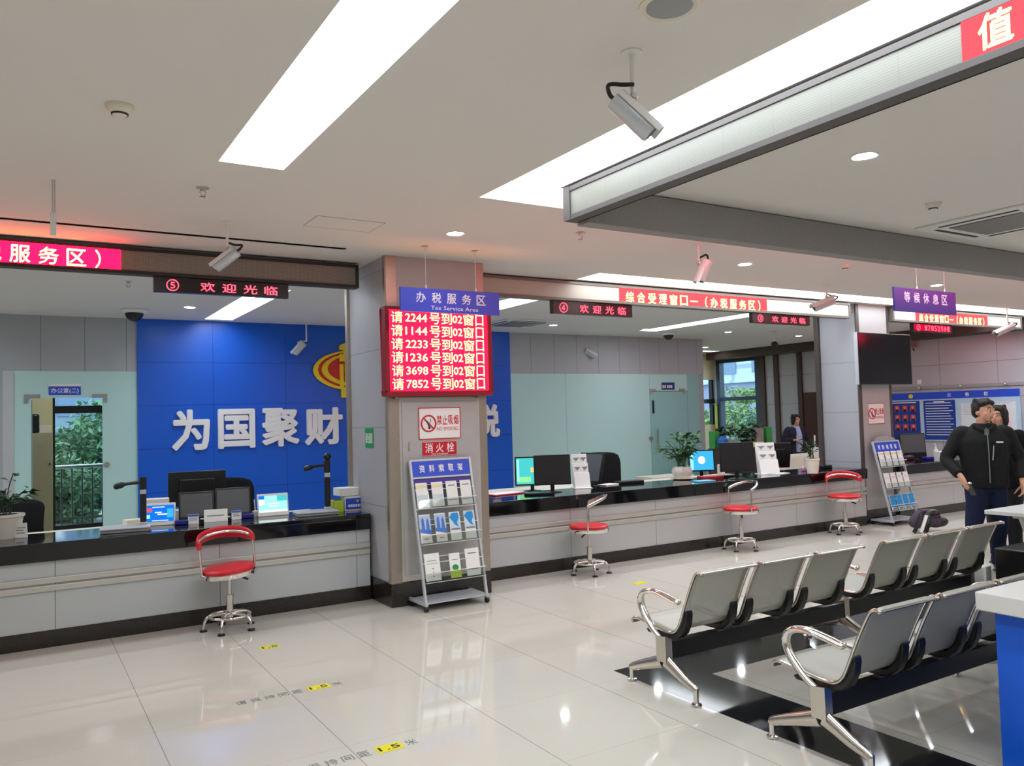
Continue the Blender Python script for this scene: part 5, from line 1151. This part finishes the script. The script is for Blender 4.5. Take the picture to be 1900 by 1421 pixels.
box_thing('stapler', 'black box shaped item on the white table', 'device', (c.x + .62, c.y - .22, .75), R(10), .24, .12, .06, M_black, .02)
q = wy(1843, 1030, 3.55); box_thing('equipment_case', 'black case standing under the white table', 'case', (q.x + .26, 3.38, 0), 0, .5, .34, .52, M_black, .012)
q = wy(1836, 1050, 3.62); box_thing('waste_bin', 'narrow white bin beside the black case', 'bin', (q.x - .02, 3.7, 0), 0, .1, .16, .36, M_white, .01)
t = thing('backpack', 'black and purple backpack lying on the floor by the second rack', 'bag', (0, 0, 0))
mb = MB(); mb.tube(catmull([(-.2, 0, .10), (-.08, .02, .15), (.06, .02, .17), (.2, 0, .10)], 5), [.03 + .10 * sin(pi * (i + .8) / 17.5) for i in range(16)], 14, ry=[.04 + .08 * sin(pi * (i + .8) / 17.5) for i in range(16)]); mb.build('body', M_purple, t)
MB().tube(catmull([(-.24, -.10, .012), (-.17, -.10, .12), (-.10, -.06, .24), (-.03, -.02, .27)], 5), .022, 8, ry=.03).build('shoulder_strap', M_black, t); MB().tube(catmull([(-.17, -.13, .012), (-.11, -.12, .12), (-.05, -.09, .22)], 5), .02, 8, ry=.03).build('pale_stripe', M_white, t)
MB().tube(catmull([(-.10, -.14, .012), (-.05, -.13, .12), (-.0, -.09, .22)], 5), .022, 8, ry=.03).build('shoulder_strap', M_black, t)
MB().ball((.08, -.02, .23), .11, .09, .07).ball((.2, .02, .12), .12, .1, .07).build('flap', M_black, t)
place(t, on(1735, 988) + V((0, .12, 0)), R(-25))

# =================================================================== PEOPLE
def rotz(p, a, c=(0, 0, 0)): p = V(p) - V(c); return V((p.x * cos(a) - p.y * sin(a), p.x * sin(a) + p.y * cos(a), p.z)) + V(c)
def hand_into(mb, wrist, d, palm_n, k=1.0, curl=.5, thumb_side=1):
    """palm, four unequal bent fingers and a thumb; d runs from the wrist to the fingertips"""
    w_, d = V(wrist), V(d).normalized(); nn = V(palm_n); nn = (nn - d * nn.dot(d)).normalized(); s = d.cross(nn) * thumb_side
    mb.tube([w_ - d * .02, w_ + d * .02, w_ + d * .055, w_ + d * .088], [.021, .024, .017, .013], 12, ry=[.026, .036, .042, .038], upv=nn)
    for i, L in enumerate((.072, .080, .074, .058)):
        b = w_ + d * .082 + s * (.030 - .020 * i); P = [b]; ang = 0
        for j, f in enumerate((.45, .32, .23)):
            ang += curl * (.55 + .25 * j); P.append(P[-1] + (d * cos(ang) + nn * sin(ang)) * L * f)
        mb.tube(P, [.0095, .009, .0085, .007], 8)
    b = w_ + d * .025 + s * .034; mb.tube([b, b + (s * .8 + d * .6 + nn * .3) * .03, b + (s * .75 + d * 1.0 + nn * .7) * .05, b + (s * .5 + d * 1.4 + nn * 1.0) * .06], [.013, .0115, .010, .0075], 8)
def person(label, loc, rz, h=1.70, arms=None, head_yaw=0.0, head_dip=0.0, hairlen=0, top=M_jacket, trousers=M_jeans, legs=((-.09, -.02), (.09, .02)), hem=.80, shirt=None, wide=1.0, show_shirt=False, collar=True):
    t = thing('person', label, 'person', (0, 0, 0)); K = h / 1.70
    N = V((0, .0, 1.47)); yaw = lambda p: rotz(p, head_yaw, (0, .01, 0))
    b = MB()
    # torso, neck
    b.tube([(0, 0, .84), (0, 0, .92), (0, 0, 1.05), (0, .0, 1.20), (0, .005, 1.33), (0, .01, 1.40), (0, .012, 1.44)], [.10, .125, .108, .115, .115, .075, .055], 18, ry=[.15, .165, .14, .16, .17, .11, .06], upv=(0, 1, 0))
    b.tube([(0, .012, 1.40), (0, .008, 1.47), (0, -.005, 1.53)], [.062, .055, .056], 14)
    # head: skull, jaw, cheeks, nose, ears, lips
    hc = V((0, -.012, 1.60 - head_dip)); H = lambda x, y, z: yaw((hc.x + x, hc.y + y, hc.z + z))
    def eb(c, rx, ry, rz): 
        m0 = len(b.v); b.ball((0, 0, 0), rx, ry, rz, 16); cc = V(c)
        b.v[m0:] = [tuple(yaw(V(p) + cc + hc)) for p in b.v[m0:]]
    eb((0, .008, .022), .074, .094, .088); eb((0, -.018, -.03), .063, .074, .072); eb((0, -.045, -.075), .036, .034, .028)
    for s in (-1, 1): eb((s * .036, -.055, -.02), .026, .026, .028); eb((s * .077, .012, -.008), .010, .02, .032); eb((s * .03, -.082, .028), .026, .012, .009)
    b.tube([H(0, -.088, .018), H(0, -.100, -.008), H(0, -.107, -.024), H(0, -.092, -.034)], [.008, .011, .014, .010], 10)
    eb((0, -.078, -.052), .024, .012, .007); eb((0, -.076, -.064), .021, .012, .007)
    # legs
    for (x, y), s in zip(legs, (-1, 1)):
        kx, ky = x + s * .005, y * .6 - .015
        b.tube([(s * .085, 0, .90), (s * .09, y * .3 - .01, .72), (kx, ky, .49), (x, y + .015, .34), (x, y + .02, .11), (x, y + .01, .05)], [.095, .085, .058, .056, .040, .036], 14)
        b.tube([(x, y + .05, .04), (x, y - .03, .045), (x, y - .12, .03), (x, y - .17, .022)], [.036, .042, .034, .02], 12)
    arms = arms or [((-.30, .02, 1.13), (-.29, -.08, .90), (.05, -.2, -1), (1, 0, 0)), ((.30, .02, 1.13), (.29, -.08, .90), (-.05, -.2, -1), (-1, 0, 0))]
    for s, (el, wr, hd, pn) in zip((-1, 1), arms):
        sh = V((s * .185 * wide, .01, 1.395)); b.tube([sh, (sh + V(el)) / 2, V(el), (V(el) + V(wr)) / 2, V(wr)], [.052, .046, .038, .034, .025], 12)
        hand_into(b, wr, hd, pn, 1, .55, 1 if s > 0 else -1)
    body = b.build('body', M_skin, t, remesh=.0075)
    # face details
    mb = MB(); mw = MB()
    for s in (-1, 1):
        mw.ball(H(s * .031, -.085, .012), .0125, .010, .0075, 10); mb.ball(H(s * .031, -.0925, .012), .006, .005, .006, 8)
    mw.build('eyes', M_white, t); mb.build('pupils', M_ink, t)
    mb = MB(); [mb.tube([H(s * .016, -.094, .034), H(s * .034, -.093, .040), H(s * .052, -.082, .034)], .004, 6) for s in (-1, 1)]; mb.build('eyebrows', M_hair, t)
    mb = MB(); mb.tube([H(-.022, -.084, -.058), H(0, -.092, -.0575), H(.022, -.084, -.058)], .004, 6); mb.build('lips', mat('lips', (170, 96, 86), .5), t)
    # hair
    mb = MB()
    def hb(c, rx, ry, rz):
        m0 = len(mb.v); mb.ball((0, 0, 0), rx, ry, rz, 16); cc = V(c); mb.v[m0:] = [tuple(yaw(V(p) + cc + hc)) for p in mb.v[m0:]]
    hb((0, .032, .052), .083, .088, .080); hb((0, .05, .0), .078, .066, .075)
    for s in (-1, 1): hb((s * .052, -.03, .082), .036, .05, .032); hb((s * .073, .03, .03), .018, .045, .05)
    hb((0, -.045, .092), .06, .045, .028)
    for k in range(16): a = 2 * pi * k / 16 + .2; hb((.055 * cos(a), .02 + .06 * sin(a), .105 + .01 * sin(3 * a)), .022, .022, .024)
    if hairlen:
        for s in (-1, 1): hb((s * .070, .015, -.03), .026, .055, .085); hb((s * .066, -.035, .03), .024, .035, .06)
        hb((0, .06, -.05), .075, .05, .08)
    mb.build('hair', M_hair, t, remesh=.009)
    # upper garment
    j = MB(); W = wide
    j.tube([(0, .0, hem), (0, 0, hem + .03), (0, 0, .98), (0, .0, 1.16), (0, .0, 1.30), (0, .006, 1.385), (0, .01, 1.43), (0, .008, 1.475 if collar else 1.44)], [.135, .142, .145, .150, .150, .122, .098, .084], 22, ry=[.19 * W, .195 * W, .19 * W, .205 * W, .215 * W, .185 * W, .125, .088], upv=(0, 1, 0))
    for s, (el, wr, hd, pn) in zip((-1, 1), arms):
        sh = V((s * .19 * W, .01, 1.375)); el, wr = V(el), V(wr); wr2 = el + (wr - el) * .86
        j.tube(catmull([sh - V((s * .05, 0, 0)), sh, (sh + el) / 2, el, (el + wr2) / 2, wr2], 3), [.074, .076, .076, .075, .074, .072, .071, .070, .068, .066, .064, .062, .060, .058, .056, .054][:16], 14)
    jk = j.build('jacket', top, t, remesh=.012)
    # trousers and shoes
    tr = MB(); tr.tube([(0, 0, .80), (0, 0, .90), (0, 0, 1.02)], [.11, .135, .122], 18, ry=[.155, .18, .16], upv=(0, 1, 0))
    for (x, y), s in zip(legs, (-1, 1)):
        kx, ky = x + s * .005, y * .6 - .015
        tr.tube([(s * .082, 0, .88), (s * .09, y * .3 - .01, .70), (kx, ky, .49), (x, y + .015, .32), (x, y + .02, .10), (x, y + .018, .07)], [.112, .102, .080, .074, .066, .07], 14)
    tr.build('trousers', trousers, t, remesh=.012)
    for (x, y) in legs: MB().tube([(x, y + .075, .045), (x, y + .02, .055), (x, y - .08, .048), (x, y - .16, .034), (x, y - .2, .028)], [.038, .05, .045, .036, .02], 14).box(x - .042, x + .042, y - .19, y + .09, 0, .016).build('shoe', M_black, t)
    if show_shirt:
        MB().tube([(0, -.035, 1.0), (0, -.05, 1.18), (0, -.052, 1.32), (0, -.03, 1.41), (0, -.01, 1.455)], [.115, .115, .115, .10, .075], 14, ry=[.085, .09, .085, .075, .066], upv=(0, 1, 0)).build('shirt', shirt, t)
        [MB().tube([(s * .02, -.105, 1.40), (s * .06, -.07, 1.45), (s * .07, .0, 1.475)], .014, 8).build('shirt_collar', shirt, t) for s in (-1, 1)]
    t.scale = (K, K, K)
    return place(t, loc, rz), H
man, Hm = person('man in a black zipped jacket and navy trousers, looking aside near the white table', (8.14, 4.40, 0), R(-47), 1.70,
    arms=[((-.33, .03, 1.12), (-.25, -.17, .96), (.25, -.35, -.8), (.8, .3, .2)), ((.32, .05, 1.12), (.30, -.08, .90), (-.05, -.2, -1), (-1, 0, 0))], head_yaw=R(38), head_dip=.012, legs=((-.13, -.07), (.12, .12)), hem=.84, wide=1.08)
def mp(o, mb, nm, mt): x = mb.build(nm, mt, o); x.matrix_parent_inverse = Matrix(); return x
mp(man, MB().tube([(.0, -.158, .90), (.0, -.165, 1.2), (.0, -.15, 1.34), (.0, -.115, 1.43)], .005, 6), 'zip', M_greyink)
mp(man, MB().box(.07, .13, -.160, -.148, 1.285, 1.30), 'chest_logo', M_white); mp(man, MB().tube([(.03, -.168, 1.12), (.045, -.168, 1.26)], .005, 6), 'chest_pocket_zip', M_rail)
mp(man, MB().tube(catmull([(-.09, -.06, 1.455), (-.05, -.095, 1.42), (0, -.11, 1.40), (.05, -.095, 1.42), (.09, -.06, 1.455)], 4), .022, 8), 'jacket_collar', M_jacket)
mp(man, MB().box(-.02, .02, -.13, -.12, 1.36, 1.42), 'undershirt', M_greycloth)
t = thing('phone', 'phone with a shiny charm held low by the man in black', 'phone', man.location); 
def mw_(p): return V(man.location) + rotz(p, man.rotation_euler[2])
a, b_ = mw_((-.21, -.245, .90)), mw_((-.16, -.215, .79)); dd = (b_ - a); MB().obox((a + b_) / 2, dd / 2, dd.cross(UZ).normalized() * .035, dd.cross(dd.cross(UZ)).normalized() * .005).build('handset', M_black, t, bevel=.003); MB().ball(a + V((.02, 0, .0)), .022).build('charm', M_chrome, t)
person('person in dark clothes mostly hidden behind the man in black', (8.95, 4.66, 0), R(-72), 1.62, head_yaw=R(-14), top=M_blackmatte, trousers=mat('black_trousers', (20, 20, 22), .85), hairlen=1, wide=1.05)
wom, Hw = person('woman in a navy cardigan and pale blue shirt standing behind the desks', (13.46, 11.0, 0), R(-18), 1.54,
    arms=[((-.30, .02, 1.14), (-.14, -.20, 1.16), (.8, -.3, .2), (0, .3, -1)), ((.30, .04, 1.13), (.27, -.06, .90), (0, -.2, -1), (-1, 0, 0))], head_yaw=R(16), hairlen=1, top=M_navycloth, shirt=M_shirt, show_shirt=False, hem=.84, collar=False)
mp(wom, MB().tube([(0, -.105, .90), (0, -.112, 1.10), (0, -.114, 1.26), (0, -.075, 1.38), (0, -.045, 1.44)], [.075, .075, .072, .062, .05], 14, ry=[.085, .085, .08, .07, .055], upv=(0, 1, 0)), 'shirt', M_shirt)
for s in (-1, 1): mp(wom, MB().tube([(s * .012, -.115, 1.385), (s * .05, -.085, 1.43), (s * .065, -.02, 1.46)], .014, 8), 'shirt_collar', M_shirt)
